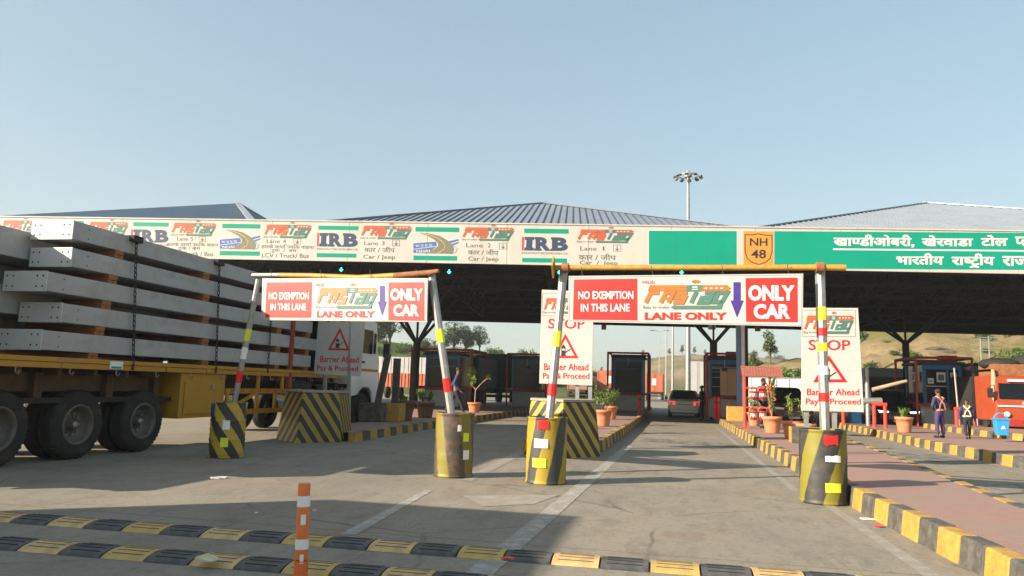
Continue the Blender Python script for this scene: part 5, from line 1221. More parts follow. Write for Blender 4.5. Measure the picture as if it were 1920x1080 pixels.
def person(label, loc, rz, shirt, trousers, vest=None, cap=None, arms=((-.30, .0, .80), (.30, .0, .80)), elbows=((-.29, .03, 1.12), (.29, .03, 1.12)), feet=((-.11, 0), (.11, 0)), knees=None, scale=1.0, lean=0):
    # faces -Y; heights for 1.72 m
    t = thing('person', label, 'person', loc, rz, 'people at the plaza'); t.scale = (scale,) * 3
    pel = Vector((0, 0, .93)); ch = Vector((0, .0 - lean * .5, 1.25)); nk = Vector((0, .0 - lean, 1.47)); hd = Vector((0, -.02 - lean, 1.60)); tp_ = Vector((0, .0 - lean, 1.69))
    V = [pel, pel + Vector((0, 0, .15)), ch, nk - Vector((0, 0, .06)), nk, hd - Vector((0, .0, .02)), hd + Vector((0, .01, .055)), tp_]; E_ = [(i, i + 1) for i in range(7)]
    Rr = [(.15, .11), (.13, .10), (.155, .11), (.11, .09), .055, (.075, .088), (.078, .092), (.045, .05)]
    shV, shE, shR = [V[0] + Vector((0, 0, .02)), V[1], V[2], V[3], V[3] + Vector((0, 0, .03))], [(0, 1), (1, 2), (2, 3), (3, 4)], [(.165, .125), (.15, .118), (.172, .125), (.13, .10), (.075, .07)]
    trV, trE, trR = [pel + Vector((0, 0, .08)), pel - Vector((0, 0, .04))], [(0, 1)], [(.152, .115), (.15, .115)]
    for s, (el, wr) in zip((-1, 1), zip(elbows, arms)):
        sh = Vector((s * .185, -lean * .9, 1.40)); el = Vector(el); wr = Vector(wr); i0 = len(V)
        d = (wr - el).normalized(); hand = wr + d * .06
        V += [sh, el, wr, hand]; E_ += [(3, i0), (i0, i0 + 1), (i0 + 1, i0 + 2), (i0 + 2, i0 + 3)]; Rr += [.058, .042, .028, (.036, .02)]
        side = d.cross(Vector((0, 1, 0))).normalized() if abs(d.y) < .9 else Vector((1, 0, 0)); pn = d.cross(side)
        for k, ln in ((-1.5, .062), (-.5, .074), (.5, .07), (1.5, .055)):
            j = len(V); a = hand + d * .035 + side * (k * .014); V += [a, a + d * ln * .55 + pn * .006, a + d * ln + pn * .022]; E_ += [(i0 + 3, j), (j, j + 1), (j + 1, j + 2)]; Rr += [.0085, .008, .007]
        j = len(V); a = hand + side * (-s * .03) - d * .01; V += [a, a + d * .045 + side * (-s * .014)]; E_ += [(i0 + 3, j), (j, j + 1)]; Rr += [.0095, .008]
        k0 = len(shV); shV += [sh, el, el + (wr - el) * .9]; shE += [(3, k0), (k0, k0 + 1), (k0 + 1, k0 + 2)]; shR += [.073, .058, .046]
    for n_, (s, (fx, fy)) in enumerate(zip((-1, 1), feet)):
        hp = Vector((s * .095, 0, .86)); an = Vector((fx, fy, .085)); kn = Vector(knees[n_]) if knees else Vector((s * .1 * .5 + fx * .5, fy * .5 - .02, .48)); i0 = len(V)
        V += [hp, kn, an, an + Vector((0, -.13, -.035))]; E_ += [(0, i0), (i0, i0 + 1), (i0 + 1, i0 + 2), (i0 + 2, i0 + 3)]; Rr += [.085, .058, .038, .03]
        k0 = len(trV); trV += [hp - Vector((0, 0, .02)), kn, an + Vector((0, 0, .02))]; trE += [(1, k0), (k0, k0 + 1), (k0 + 1, k0 + 2)]; trR += [.098, .075, .066]
        b = MB(); b.ball((an.x, an.y - .06, .045), .048, .135, .045, hair_m, 12, 6); b.build('shoe', t)
    skinned('body', V, E_, Rr, skin, t); skinned('shirt', shV, shE, shR, shirt, t); skinned('trousers', trV, trE, trR, trousers, t)
    b = MB(); c = hd + Vector((0, 0, .02))
    for s in (-1, 1): b.ball(c + Vector((s * .03, -.088, .02)), .011, .008, .008, white_pt, 8, 5); b.ball(c + Vector((s * .03, -.094, .02)), .005, .004, .005, hair_m, 6, 4); b.ball(c + Vector((s * .082, .0, .0)), .012, .02, .03, skin, 8, 5)
    b.tube([c + Vector((0, -.085, .02)), c + Vector((0, -.112, -.02)), c + Vector((0, -.09, -.03))], [.008, .014, .008], skin, 6); b.ball(c + Vector((0, -.086, -.055)), .024, .008, .006, M('lip', (.14, .05, .04), .5), 8, 4); b.build('face', t)
    b = MB(); b.ball(c + Vector((0, .018, .035)), .088, .095, .085, hair_m, 14, 8); b.build('hair', t)
    if cap:
        b = MB(); b.ball(c + Vector((0, .005, .055)), .098, .108, .078, cap, 14, 8); b.hexa([c + Vector((x, y, .06)) for x, y in ((-.07, -.08), (.07, -.08), (.055, -.19), (-.055, -.19))], [c + Vector((x, y, .075)) for x, y in ((-.07, -.08), (.07, -.08), (.055, -.19), (-.055, -.19))], cap); b.build('cap', t)
    if vest:
        b = MB()
        for yy, sg in ((-.150, -1), (.150, 1)):
            for x0, x1 in ((-.12, .13), (.12, -.13)):
                dy = .012 * sg if x0 > 0 else 0; b.obox((x0, yy * .80 + dy, 1.44), (x1 * .6, yy + dy, 1.2), .05, .008, vest, up=(0, 1, 0)); b.obox((x1 * .6, yy + dy, 1.2), (x1, yy * .95 + dy, 1.0), .05, .008, vest, up=(0, 1, 0))
        b.lathe([(.168, 0), (.171, .06)], vest, (0, 0, 0), 24); n0 = len(b.v); 
        for i in range(n0 - 48, n0): q = b.v[i]; b.v[i] = Vector((q.x * 1.04, q.y * .86, q.z + .97))
        for s in (-1, 1): b.tube([(s * .10, -.10, 1.42), (s * .11, 0, 1.475), (s * .10, .10, 1.42)], .024, vest, 6)
        b.build('safety_belts', t)
    return t
nv = M('cloth_navy', (.035, .040, .095), .85, var=.2, scale=12); nv2 = M('cloth_purple_navy', (.055, .04, .12), .85, var=.2, scale=12); dk = M('cloth_dark', (.018, .018, .024), .85, var=.3, scale=12)
v_or = M('belt_orange', (.72, .30, .22), .6, var=.1); v_ye = M('belt_yellow', (.62, .55, .30), .6, var=.1)
p = G(1763, 821, KH); person('person in navy uniform and cap with crossed orange belts, standing hand on hip', (p.x, p.y, KH), math.pi + .5, nv, nv2, v_or, dk, arms=((-.22, -.20, 1.0), (.17, -.08, .97)), elbows=((-.30, .05, 1.13), (.40, .10, 1.15)), feet=((-.16, 0), (.13, .03)), scale=.87)
p = G(1815, 823, KH); person('person in navy uniform with yellow crossed belts, walking toward the camera holding a slip', (p.x, p.y, KH), -.15, nv, dk, v_ye, None, arms=((-.30, -.06, .80), (.25, .02, .82)), elbows=((-.29, .04, 1.1), (.28, .06, 1.12)), feet=((-.08, -.16), (.09, .16)), scale=.70)
p = G(1428, 803, KH); person('person in dark clothes standing behind the fire buckets, one arm raised', (p.x + .1, p.y + .3, KH), .6, dk, dk, None, None, arms=((-.25, -.1, .85), (.46, -.06, 1.78)), elbows=((-.29, .05, 1.12), (.40, -.03, 1.52)), scale=1.0)
p = G(820, 776, KH); person('person in dark navy jacket striding right behind the left gate\'s leaning pole', (p.x + .72, p.y, KH), math.pi / 2 + .2, nv, dk, None, None, arms=((-.26, -.20, .86), (.24, .22, .85)), elbows=((-.27, .05, 1.1), (.28, .14, 1.13)), feet=((-.10, -.34), (.10, .36)), lean=.06, scale=1.08)
p = G(1322, 790); person('person in dark clothes standing beside the white sedan at the booth', (p.x - .1, p.y + 1.2, 0), -1.9, dk, dk, None, None, arms=((-.22, -.25, 1.05), (.22, -.28, 1.05)), elbows=((-.28, .0, 1.12), (.28, .0, 1.12)), scale=1.0)

# ------------------------------------------------------------------ pots and plants
def leaf(b, c, d, ln, wd, m, up=Vector((0, 0, 1))):
    d = d.normalized(); s = d.cross(up); s = s.normalized() if s.length > .05 else Vector((1, 0, 0)); u = s.cross(d)
    mid = c + d * ln * .5 + u * ln * .10; e = c + d * ln - u * ln * .12
    b.add([c, mid + s * wd / 2, e, mid - s * wd / 2], [(0, 1, 2, 3)], m)
def rv(): 
    while True:
        v = Vector((random.uniform(-1, 1), random.uniform(-1, 1), random.uniform(-1, 1)))
        if .05 < v.length < 1: return v
def pot(t, r, h, m=terracotta):
    b = MB(); b.lathe([(.001, .005), (r * .68, .005), (r * .70, .02), (r * .80, h * .45), (r * .815, h * .47), (r * .82, h * .5), (r * .93, h * .82), (r, h * .83), (r * 1.02, h), (r * .93, h), (r * .9, h * .9), (.001, h * .9)], m, n=28); b.build('pot', t)
def potted(x, y, label, r, h, kind, ph, z=KH, dy=0, m=terracotta, wdt=1.0):
    p = G(x, y, z); t = thing('potted_plant', label, 'potted plant', (p.x, p.y + dy, z), 0, 'potted plants on the islands'); pot(t, r, h, m)
    b = MB(); lb = MB()
    if kind == 'bush':
        for i in range(14):
            a = random.random() * 6.28; q = r * .5; e = Vector((math.cos(a) * r * wdt * random.uniform(.3, 1.1), math.sin(a) * r * wdt * random.uniform(.3, 1.1), h + ph * random.uniform(.55, 1))); s0 = Vector((q * math.cos(a) * .5, q * math.sin(a) * .5, h * .9))
            b.tube([s0, s0.lerp(e, .5) + Vector((0, 0, .05)), e], [.008, .006, .003], bark, 5)
            for k in range(26):
                c = s0.lerp(e, random.uniform(.3, 1.05)) + rv() * .05; leaf(lb, c, rv() + Vector((0, 0, .4)), random.uniform(.08, .15), random.uniform(.03, .05), random.choice([leaf_a, leaf_b, leaf_b, leaf_c]))
    elif kind == 'frangipani':
        K = Vector((.03, 0, h + .55)); b.tube([(0, 0, h * .9), (.02, 0, h + .3), K], [.022, .02, .02], pale_bark, 8)
        for pth, n_ in (([K, Vector((-.12, 0, h + .75)), Vector((-.10, .02, h + 1.25))], 4), ([K, Vector((.25, -.02, h + .80)), Vector((.55, 0, h + 1.08))], 1), ([Vector((-.10, .02, h + 1.1)), Vector((-.2, 0, h + 1.4))], 2)):
            b.tube(pth, [.02, .018, .015][:len(pth)], pale_bark, 8); e = pth[-1]
            for j in range(n_):
                cc = e + Vector((random.uniform(-.1, .1), random.uniform(-.1, .1), -j * .12 if n_ > 1 else 0))
                for k in range(13): leaf(lb, cc, rv() + Vector((0, 0, .15)), random.uniform(.18, .27), .075, random.choice([leaf_b, leaf_b, leaf_a]))
    elif kind == 'small':
        for k in range(30): leaf(lb, Vector((random.uniform(-.1, .1), random.uniform(-.1, .1), h)), rv() * .7 + Vector((0, 0, .8)), ph * random.uniform(.6, 1), .09, random.choice([leaf_b, leaf_b, leaf_a]))
    elif kind == 'stalk':
        for i in range(4):
            e = Vector((random.uniform(-.2, .2), random.uniform(-.1, .1), h + ph * random.uniform(.75, 1))); b.tube([(0, 0, h * .9), e * .5 + Vector((0, 0, h * .5)), e], [.014, .011, .006], pale_bark, 6)
            for k in range(36): c = Vector((0, 0, h)).lerp(e, random.uniform(.2, 1.05)) + rv() * .05; leaf(lb, c, rv() + Vector((0, 0, .2)), random.uniform(.08, .15), .045, random.choice([leaf_a, leaf_b, leaf_b]))
    b.v and b.build('stem', t); lb.build('foliage', t); return t
potted(1130, 799, 'bushy potted plant beside the middle prow, the front one of two', .30, .52, 'bush', .70, wdt=1.6)
potted(1145, 786, 'bushy potted plant behind another pot, in front of the blue booth', .28, .52, 'bush', .65, wdt=1.6)
potted(889, 773, 'small potted frangipani with two leafy forked arms on the left island', .30, .42, 'frangipani', 1.3)
potted(1448, 812, 'terracotta pot with a tall thin plant, right of the fire bucket stand', .30, .50, 'stalk', 1.25)
potted(1486, 823, 'terracotta pot half hidden by the yellow and black block, with leafy stalks', .28, .48, 'stalk', .72)
potted(1512, 826, 'leafy stalked plant in a pot behind the rightmost STOP board\'s post', .26, .44, 'stalk', .75)
potted(1696, 811, 'terracotta pot with a few bright leaves in front of the black car', .30, .54, 'small', .42)
potted(1420, 801, 'terracotta pot under the fire buckets', .26, .50, 'stalk', .55, dy=1.0)
dkpot = M('old_brown_pot', (.16, .07, .045), .85, var=.3)
potted(755, 788, 'old brown pot with a dark leafless plant, in the truck\'s shade', .40, .62, 'small', .25, m=dkpot)
potted(797, 783, 'dark pot with a scrubby plant by the striding person\'s rear foot', .34, .55, 'bush', .35, m=dkpot)
# square concrete post bases with two timber posts beside the truck cab
for k, (x, y, ym, lab) in enumerate(((717, 790, black_steel, 'black'), (738, 790, kerb_y, 'yellow'))):
    p = G(x - (14 if k == 0 else 2), y, KH); t = thing('timber_post', f'shade-darkened grey timber post in a square {lab} base beside the truck cab', 'post', (p.x, p.y, KH), 0, 'timber posts beside the truck cab')
    b = MB(); b.box(-.42, .3, -.3, .3, 0, .55, ym if k else kerb_k); b.build('base', t, bevel=.02)
    top = AY(728 if k == 0 else 745, 664 if k == 0 else 672, p.y); b = MB(); b.obox((.05, 0, .5), (top.x - p.x, 0, top.z - KH), .2, .14, M('shaded_timber', (.085, .078, .068), .9, var=.3, scale=6, stretch=(8, 8, 1))); b.build('post', t)  # timber colour darkened to stand for the truck's shade

# ------------------------------------------------------------------ fire bucket stand
Y = 28.9; a = G(1397, 803, KH); Y = a.y; zt = AY(1397, 706, Y).z - KH; wdt = AY(1456, 745, Y).x - a.x
t = thing('fire_bucket_stand', 'red fire bucket stand under a small terracotta coloured tiled roof', 'fire stand', (a.x, Y, KH))
b = MB()
for x in (0, wdt * .80):
    b.tube([(x, 0, 0), (x, 0, zt)], .05, bright_red, 10); b.box(x - .16, x + .16, -.16, .16, 0, .03, bright_red)
b.build('post', t)
b = MB()
for z in (zt * .30 + .18, zt * .62 + .28): b.tube([(0, 0, z), (wdt * .80, 0, z)], .035, bright_red, 8)
b.tube([(wdt * .8, 0, .9), (wdt * .98, -.0, 1.0), (wdt * .62, 0, zt - .1)], .03, bright_red, 6)
b.build('rail', t)
b = MB(); rt = M('stand_roof', (.26, .085, .06), .7, var=.15, scale=8); n = 14; W = wdt + .30
for s in (-1, 1):
    for i in range(n):
        x0 = -.12 + W * i / n; c = W / n
        b.hexa([(x0, s * .38, zt), (x0 + c * .92, s * .38, zt), (x0 + c * .92, 0, zt + .30), (x0, 0, zt + .30)], [(x0, s * .38, zt + .03), (x0 + c * .92, s * .38, zt + .03), (x0 + c * .92, 0, zt + .34), (x0, 0, zt + .34)], rt)
b.tube([(-.14, 0, zt + .33), (W - .12, 0, zt + .33)], .035, rt, 8); b.build('roof', t)
for i, (x, y, nm) in enumerate(((1413, 741, 'upper left'), (1430, 741, 'upper right'), (1413, 779, 'lower left'), (1430, 779, 'lower right'))):
    p = AY(x, y, Y - .12); u = thing('fire_bucket', f'red bucket lettered FIRE hanging on the stand, {nm} of four', 'bucket', p, 0, 'fire buckets on the red stand')
    b = MB(); b.lathe([(.001, -.15), (.10, -.15), (.15, .12), (.158, .125), (.158, .14), (.145, .14), (.10, -.13), (.001, -.13)], bright_red, n=22); b.build('pail', u)
    b = MB(); b.tube([(.15 * math.cos(q), 0, .13 + .17 * math.sin(q)) for q in [math.pi * k / 8 for k in range(9)]], .008, hub_m, 5, cap=False); b.build('handle', u)
    vs, fs = text2d('FIRE', .02); b = MB(); b.add([(.135 * math.sin(-1.0 + 2.0 * q), -.135 * math.cos(-1.0 + 2.0 * q) - .006 - .012 * v, -.06 + .13 * v) for q, v in vs], fs, letter_w); b.build('lettering', u)

# ------------------------------------------------------------------ bollards, rails, cone, bin, boom, small things
def bollard(x, y, label, z1=.95):
    p = G(x, y, KH); t = thing('bollard', label, 'bollard', (p.x, p.y, KH), 0, 'red bollards at the booths'); b = MB(); b.lathe([(.12, 0), (.12, .02), (.085, .03), (.085, z1 - .05), (.06, z1), (.001, z1 + .005)], bright_red, n=18); b.build('tube', t)
    b = MB(); b.lathe([(.088, z1 * .72), (.088, z1 * .82)], frame_red, n=18); b.build('band', t)
bollard(1341, 784, 'red bollard on the kerb corner right of the sedan, the left one of two'); bollard(1348, 784.5, 'red bollard by the right hand booth, the right one of two'); bollard(1199, 776, 'red bollard at the blue booth\'s kerb, left of the open lane')
def urail(x0, x1, y, label, h):
    a, c = G(x0, y, KH), G(x1, y, KH); c.y = a.y; t = thing('guard_rail', label, 'guard rail', (a.x, a.y, KH), 0, 'red hoop rails on the right island'); b = MB(); d = c.x - a.x
    b.tube([(0, 0, 0), (0, 0, h)], .07, bright_red, 8); b.tube([(d, 0, 0), (d, 0, h)], .07, bright_red, 8); b.tube([(-.07, 0, h), (d + .07, 0, h)], .07, bright_red, 8); b.build('hoop', t)
urail(1640, 1656, 802, 'red hoop rail before the black car', .92); urail(1795, 1812, 809, 'red hoop rail beside the walking person in yellow belts', .85); urail(1563, 1578, 796, 'red hoop rail just right of the rightmost STOP board\'s foot', .85)
p = G(1368, 786, KH); t = thing('traffic_cone', 'faded orange traffic cone in front of the right hand booth', 'traffic cone', (p.x, p.y, KH)); b = MB(); b.box(-.2, .2, -.2, .2, 0, .03, bright_red); b.lathe([(.14, .03), (.035, .85), (.001, .86)], M('cone_orange', (.55, .16, .09), .6), n=20); b.build('cone', t)
b = MB(); b.lathe([(.098, .38), (.078, .54)], tape_w, n=20); b.build('band', t)
p = G(1380, 790, KH); t = thing('painted_block', 'yellow concrete block at the foot of the pale blue column', 'block', (p.x, p.y, KH)); b = MB(); b.box(-.36, .40, 0, .6, 0, .62, kerb_y); b.build('block', t, bevel=.02)
p = G(1878, 816, .41); t = thing('dustbin', 'bright blue dustbin with a hooped handle and white emblem, right side', 'dustbin', (p.x, p.y, .41)); t.scale = (.66, .66, .66); bl = M('bin_blue', (.03, .26, .55), .45, var=.06)
b = MB(); b.hexa([(-.21, -.18, 0), (.21, -.18, 0), (.21, .18, 0), (-.21, .18, 0)], [(-.27, -.23, .68), (.27, -.23, .68), (.27, .23, .68), (-.27, .23, .68)], bl); b.box(-.30, .30, -.26, .26, .68, .75, bl); b.build('bin', t, bevel=.015)
b = MB(); b.tube([(.27 * math.cos(q), 0, .74 + .24 * math.sin(q)) for q in [math.pi * k / 10 for k in range(11)]], .03, bl, 8); b.build('handle', t)
b = MB(); b.add([(-.10, -.235, .28), (.10, -.235, .28), (.07, -.24, .36), (.03, -.243, .42), (-.03, -.243, .42), (-.07, -.24, .36)], [(0, 1, 2, 3, 4, 5)], letter_w); b.build('emblem', t)
# raised boom with its post, right of the rightmost sign
Y = 34; p = AY(1628, 800, Y); t = thing('barrier_boom', 'weathered boom barrier with raised wooden arm left of the black car', 'barrier', (p.x, Y, KH))
b = MB(); b.tube([(0, 0, 0), (0, 0, 2.4)], .09, galv, 10); b.tube([(-.2, 0, 1.02), (.55, 0, 1.05)], .14, galv, 12); b.build('post', t)
b = MB(); e = AY(1700, 714, Y) - Vector((p.x, Y, KH)); b.tube([(.2, 0, 1.5), e], [.09, .07], M('boom_wood', (.36, .29, .19), .8, var=.3, scale=8), 10); b.build('arm', t)
Y = 32; p = AY(1866, 800, Y); t = thing('timber_bollard', 'pale weathered pole standing before the orange truck', 'pole', (p.x + .1, Y, KH)); b = MB(); b.tube([(0, 0, 0), (.05, 0, 1.0), (-.05, 0, 1.5), (-.08, 0, 2.4)], [.16, .15, .14, .06], pale_bark, 10); b.build('trunk', t)
for x0, y0, x1, y1, lab in ((1800, 807, 1789, 690, 'thin leaning white pole right of the person in orange belts'), (1834, 805, 1825, 700, 'thin leaning white pole right of the walking person, beside the booth')):
    p = G(x0, y0, KH); e = AY(x1, y1, p.y); t = thing('thin_pole', lab, 'pole', (p.x, p.y, KH), 0, 'thin leaning white poles'); b = MB(); b.tube([(0, 0, 0), (e.x - p.x, 0, e.z - KH)], .035, hub_m, 8); b.build('shaft', t)
p = G(1660, 797, KH); t = thing('blue_cabinet', 'upright blue cabinet behind the foot of the rightmost STOP board', 'cabinet', (AY(1605, 795, 36).x, 36, KH)); b = MB(); b.box(-.2, .25, 0, .5, 0, 1.1, blue_pt); b.box(-.17, .22, -.02, 0, .1, 1.0, bl); b.build('cabinet', t, bevel=.01)

# ------------------------------------------------------------------ lamp masts and poles
def mast(x, yb, yt, Y, r, label, head=True, rh=1.5):
    p = AY(x, yb, Y); zt_ = AY(x + (0 if not head else 3), yt, Y).z; t = thing('lamp_mast', label, 'lamp mast', (p.x, Y, 0), 0, 'lamp masts beyond the plaza')
    b = MB(); b.tube([(0, 0, 0), (0, 0, zt_ * .5), (0, 0, zt_)], [r, r * .75, r * .5], galv, 12); b.box(-r * 1.3, r * 1.3, -r * 1.3, r * 1.3, 0, .4, grey_pl); b.build('shaft', t)
    if head == 'ring':
        b = MB(); b.tube([(rh * .8 * math.cos(2 * math.pi * k / 24), rh * .8 * math.sin(2 * math.pi * k / 24), zt_ - .35) for k in range(25)], .05, hub_m, 6, cap=False)
        for k in range(6): q = 2 * math.pi * k / 6; b.tube([(0, 0, zt_ - .2), (rh * .8 * math.cos(q), rh * .8 * math.sin(q), zt_ - .35)], .03, hub_m, 5)
        b.lathe([(.3, -.5), (.35, -.3), (.12, .1), (.001, .15)], hub_m, (0, 0, zt_), 12); b.build('ring', t)
        for k in range(10):
            q = 2 * math.pi * (k + .3) / 10; c = Vector((rh * math.cos(q), rh * math.sin(q), zt_ - .5)); d = Vector((math.cos(q), math.sin(q), -.45)).normalized()
            b = MB(); b.obox(c - d * .15, c + d * .15, .30, .15, rim_m); b.obox(c + d * .15, c + d * .165, .26, .12, glass); b.build('floodlight', t)
    elif head == 'twin':
        for s in (-1, 1):
            b = MB(); b.tube([(0, 0, zt_ - .1), (s * .8, 0, zt_ + .1)], .06, hub_m, 6); b.obox((s * .8, 0, zt_ + .1), (s * 1.6, 0, zt_ + .12), .3, .14, rim_m); b.build('lamp_arm', t)
mast(1290, 745, 322, 66, .24, 'tall high mast lamp with a ring of floodlights rising above the canopy roof', 'ring', 1.12)
mast(1236, 746, 621, 130, .10, 'slender twin armed lamp mast, leftmost of the poles down the open lane', 'twin')
mast(1249, 746, 560, 105, .13, 'thin white pole down the open lane, second from left', False); mast(1261, 746, 560, 92, .17, 'white pole down the open lane, just left of the thick high mast', False)
mast(700 + 225, 730, 640, 170, .07, 'faint thin mast on the green hill left of the middle STOP board', False)
def pylon(x, yb, yt, Y, label):
    p = AY(x, yb, Y); e = AY(x, yt, Y); t = thing('power_pole', label, 'power pole', (p.x, Y, p.z - 1), 0, 'power poles on the brown hill'); h = e.z - p.z + 1; b = MB(); b.tube([(0, 0, 0), (0, 0, h)], [.09, .06], M('pole_grey', (.20, .20, .19), .7), 8); b.build('shaft', t); b = MB()
    for k in (.95, .78, .6): b.obox((-.9, 0, h * k), (.9, 0, h * k), .06, .06, M('pole_grey', (.20, .20, .19), .7))
    b.build('crossarm', t)
pylon(1840, 672, 634, 80, 'pale power pole on the brown hill, the left of a pair'); pylon(1855.5, 668, 630, 82, 'pale power pole on the brown hill, the right of a pair')

# ------------------------------------------------------------------ trees and bushes
def tree_mesh(h, cr, nl, ls, mats, trunk_h, seed, squash=.8):
    random.seed(seed); t = thing('tree', None, 'tree'); b = MB()
    b.tube([(0, 0, -.6), (.05 * h * .1, 0, trunk_h * .6), (0, .05, trunk_h), (.1, 0, h * .7)], [h * .03, h * .024, h * .02, h * .008], bark, 8)
    cl = []
    for i in range(11):
        v = rv(); c = Vector((v.x * cr * .75, v.y * cr * .75, trunk_h + (h - trunk_h) * (.5 + v.z * .42))); cl.append((c, cr * random.uniform(.28, .52)))
        b.tube([(0, 0, trunk_h * random.uniform(.6, 1)), c * .5 + Vector((0, 0, trunk_h * .5)), c], [h * .012, h * .008, h * .003], bark, 5)
    b.build('trunk', t); lb = MB()
    for i in range(nl):
        c, r = random.choice(cl); v = rv(); v = v.normalized() * (v.length ** .4); q = c + Vector((v.x, v.y, v.z * squash)) * r; leaf(lb, q, rv(), ls * random.uniform(.6, 1.3), ls * .55, random.choice(mats))
    lb.build('crown', t); return t
def bush_mesh(r, nl, ls, mats, seed):
    random.seed(seed); t = thing('bush', None, 'bush'); lb = MB(); cl = [(Vector((random.uniform(-.6, .6) * r, random.uniform(-.5, .5) * r, random.uniform(.2, .65) * r)), r * random.uniform(.35, .6)) for _ in range(7)]
    for i in range(nl):
        c, q = random.choice(cl); v = rv(); v = v.normalized() * (v.length ** .4); leaf(lb, c + v * q, rv(), ls * random.uniform(.6, 1.3), ls * .55, random.choice(mats))
    lb.build('foliage', t); b = MB()
    for c, q in cl: b.tube([(0, 0, -.3), c], [r * .05, r * .015], bark, 5)
    b.build('stem', t); return t
far_g = [M('far_leaf_a', (.10, .13, .05), .8, var=.3, scale=.5), M('far_leaf_b', (.07, .095, .035), .8, var=.3, scale=.5), M('far_leaf_c', (.14, .16, .06), .8, var=.3, scale=.5)]
TA = tree_mesh(7, 2.6, 2600, .34, [leaf_a, leaf_c, leaf_c, leaf_a], 2.0, 3); TB = tree_mesh(6, 2.4, 2200, .34, [leaf_a, leaf_c], 1.4, 5); TC = tree_mesh(6, 1.6, 1000, .5, far_g, 1.6, 8, 1.3)
def ground_z(H_, x, y):
    best = min(H_, key=lambda v: (v[0] - x) ** 2 + (v[1] - y) ** 2); return best[2]
used = set()
def place(proto, x, yb, Y, label, group, sc=1.0, rz=None, H_=None):
    p = AY(x, yb, Y); z = ground_z(H_, p.x, Y) - .15 if H_ else p.z
    o = proto if proto.name not in used else copy_tree(proto); used.add(proto.name)
    o.location = (p.x, Y, z); o.rotation_euler = (0, 0, random.random() * 6.28 if rz is None else rz); o.scale = (sc,) * 3; o['label'] = label; o['group'] = group; return o
gl = 'trees on the left hillside'
place(TA, 730, 660, 120, 'tall leafy tree between the truck cab and the black column', gl, 1.25)
place(TB, 706, 655, 118, 'lower leafy tree tucked behind the truck cab roof', gl, 1.0)
place(TA, 850, 668, 125, 'round dark tree just right of the left gate\'s leaning pole', gl, .85)
place(TB, 873, 668, 127, 'spreading dark tree, middle of three right of the leaning pole', gl, .9)
place(TA, 899, 667, 128, 'rounded dark tree on the green hill, rightmost of three', gl, .75)
place(TB, 830, 668, 124, 'dark tree half behind the left gate\'s leaning pole', gl, .8)
gm = 'small trees on the far scrub hill'
names = ['at its left end', 'above the blue booth', 'right of the blue booth', 'left of the twin armed mast', 'between the slender masts', 'left of the thick mast', 'right of the thick mast', 'left of the forked column']
for i, (x, y, s) in enumerate(((1128, 702, .9), (1162, 688, 1.0), (1180, 680, .8), (1206, 674, 1.1), (1255, 668, .9), (1279, 666, 1.2), (1302, 666, 1.0), (1322, 668, .8))):
    place(TC, x, y, 300, f'small hazy tree on the far scrub hill, {names[i]}', gm, s * .55)
place(TC, 1444, 684, 100, 'pointed lone tree on the skyline left of the rightmost STOP board', 'lone trees on the brown hill', .70); place(TC, 1414, 694, 100, 'small tree on the skyline beside the pale blue column', 'lone trees on the brown hill', .4)
BA = bush_mesh(1.6, 900, .28, [leaf_a, leaf_c, leaf_a], 11); BB = bush_mesh(1.2, 600, .26, [leaf_a, leaf_b, leaf_c], 12); BC = bush_mesh(2.2, 500, .6, far_g, 13)
gb = 'bushes on the brown hill'
for x, y, s, lab in ((1880, 690, 1.35, 'large dark bush on the brown hill below the power poles'), (1843, 690, 1.2, 'dark bush on the brown hill, left of the biggest one'), (1910, 692, 1.2, 'dark bush above the orange truck\'s roof load'), (1860, 680, .8, 'small dark bush between the power poles')): place(BA, x, y, 74, lab, gb, s, H_=HR)
def scatter(proto, H_, n, test, group, word, lab, smin, smax):
    k = 0; tries = 0
    while k < n and tries < 9000:
        tries += 1; v = random.choice(H_)
        if not test(v): continue
        o = proto if proto.name not in used else copy_tree(proto); used.add(proto.name); o.location = (v[0] + random.uniform(-1, 1), v[1] + random.uniform(-1, 1), v[2] - .15); s = random.uniform(smin, smax); o.scale = (s, s, s * random.uniform(.6, 1)); o.rotation_euler = (0, 0, random.random() * 6); o['label'] = lab; o['group'] = group; k += 1
scatter(BB, HR, 80, lambda v: v[2] > .8 and v[1] < 104 and v[0] > 8 and (mnoise.noise(Vector((v[0] * .08, v[1] * .08, 3))) > .02), 'low shrubs scattered over the brown hill', 'shrub', 'low green shrub among others on the dry brown hillside at right', .4, 1.5)
scatter(BC, HM, 95, lambda v: v[2] > 1.5 and v[1] < 321 and 20 < v[0] < 190 and mnoise.noise(Vector((v[0] * .02, v[1] * .02, 1))) > -.1, 'shrubs on the far scrub hill', 'shrub', 'small shrub among many on the far scrub hill beyond the open lane', .5, 1.3)
BD = bush_mesh(1.8, 700, .36, [leaf_a, leaf_c, leaf_b], 15)
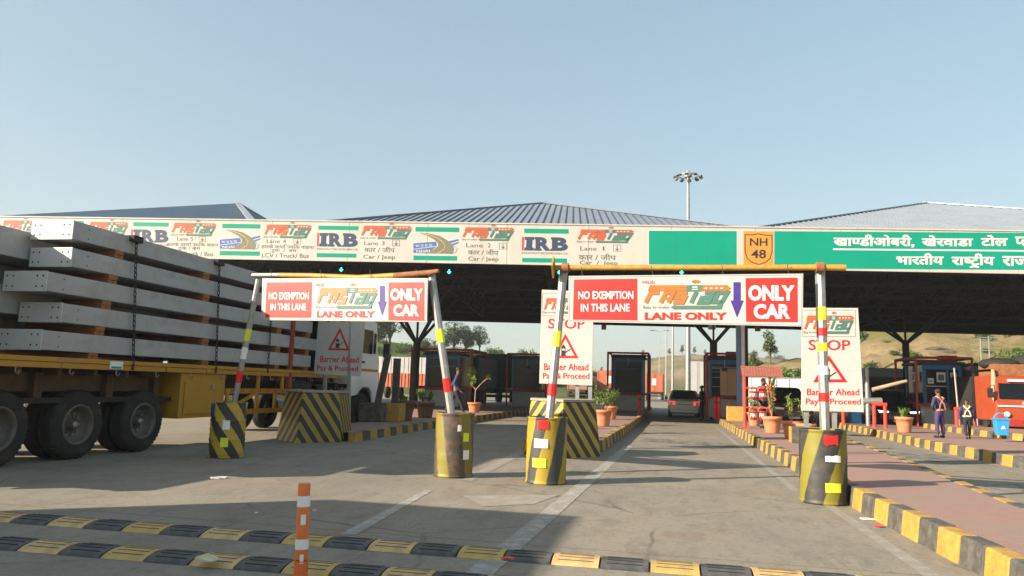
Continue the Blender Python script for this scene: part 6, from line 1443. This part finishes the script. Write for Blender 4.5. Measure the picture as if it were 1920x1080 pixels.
scatter(BD, HL, 115, lambda v: v[2] > 1.0 and v[1] < 152 and -75 < v[0] < 16, 'bushes covering the left hill', 'bush', 'leafy bush among many covering the low green hill at left', .6, 1.3)

# ------------------------------------------------------------------ litter and stains
def scrap(x, y, s, m, label, z=0.004):
    p = G(x, y, z); t = thing('litter', label, 'litter', (p.x, p.y, z + .003), random.random() * 6); b = MB(); n = 7
    ring = [(s * random.uniform(.5, 1) * math.cos(2 * math.pi * k / n) * 1.5, s * random.uniform(.5, 1) * math.sin(2 * math.pi * k / n), random.uniform(0, s * .25)) for k in range(n)]
    b.add(ring + [(0, 0, s * .25)] + [(x_, y_, -.002) for x_, y_, _ in ring], [(k, (k + 1) % n, n) for k in range(n)] + [(k, n + 1 + k, n + 1 + (k + 1) % n, (k + 1) % n) for k in range(n)], m); b.build('scrap', t)
ly = M('dry_leaf', (.50, .47, .28), .7, var=.15)
scrap(392, 1050, .085, ly, 'pale torn scrap lying on the nearer speed bump', .06)
scrap(410, 897, .10, white_sheet, 'flattened white scrap on the sunlit road, left of the orange post'); scrap(1628, 974, .07, white_sheet, 'white paper scrap at the foot of the kerb'); scrap(1648, 988, .05, sign_red, 'small red wrapper at the foot of the kerb')
scrap(1726, 838, .10, white_sheet, 'crumpled white scrap against the far lane\'s kerb'); scrap(517, 1011, .03, white_sheet, 'tiny white scrap between the two speed bumps'); scrap(950, 1047, .045, bright_red, 'small red and blue packet beside the farther speed bump', .05)
scrap(590, 957, .02, white_sheet, 'tiny white speck right of the orange post'); scrap(480, 962, .025, white_sheet, 'tiny white speck left of the orange post')


# ------------------------------------------------------------------ thin dusty air
b = MB(); hz = bpy.data.materials.new('haze_air'); hz.use_nodes = True; t_ = hz.node_tree; t_.nodes.remove(t_.nodes['Principled BSDF'])
pv = t_.nodes.new('ShaderNodeVolumePrincipled'); pv.inputs['Color'].default_value = (.80, .84, .88, 1); pv.inputs['Density'].default_value = .0006; pv.inputs['Anisotropy'].default_value = .2
t_.links.new(pv.outputs[0], t_.nodes['Material Output'].inputs['Volume'])
b.box(-905, 905, -65, 1105, -1.1, 60, hz); struct(b, 'haze', kind='stuff')
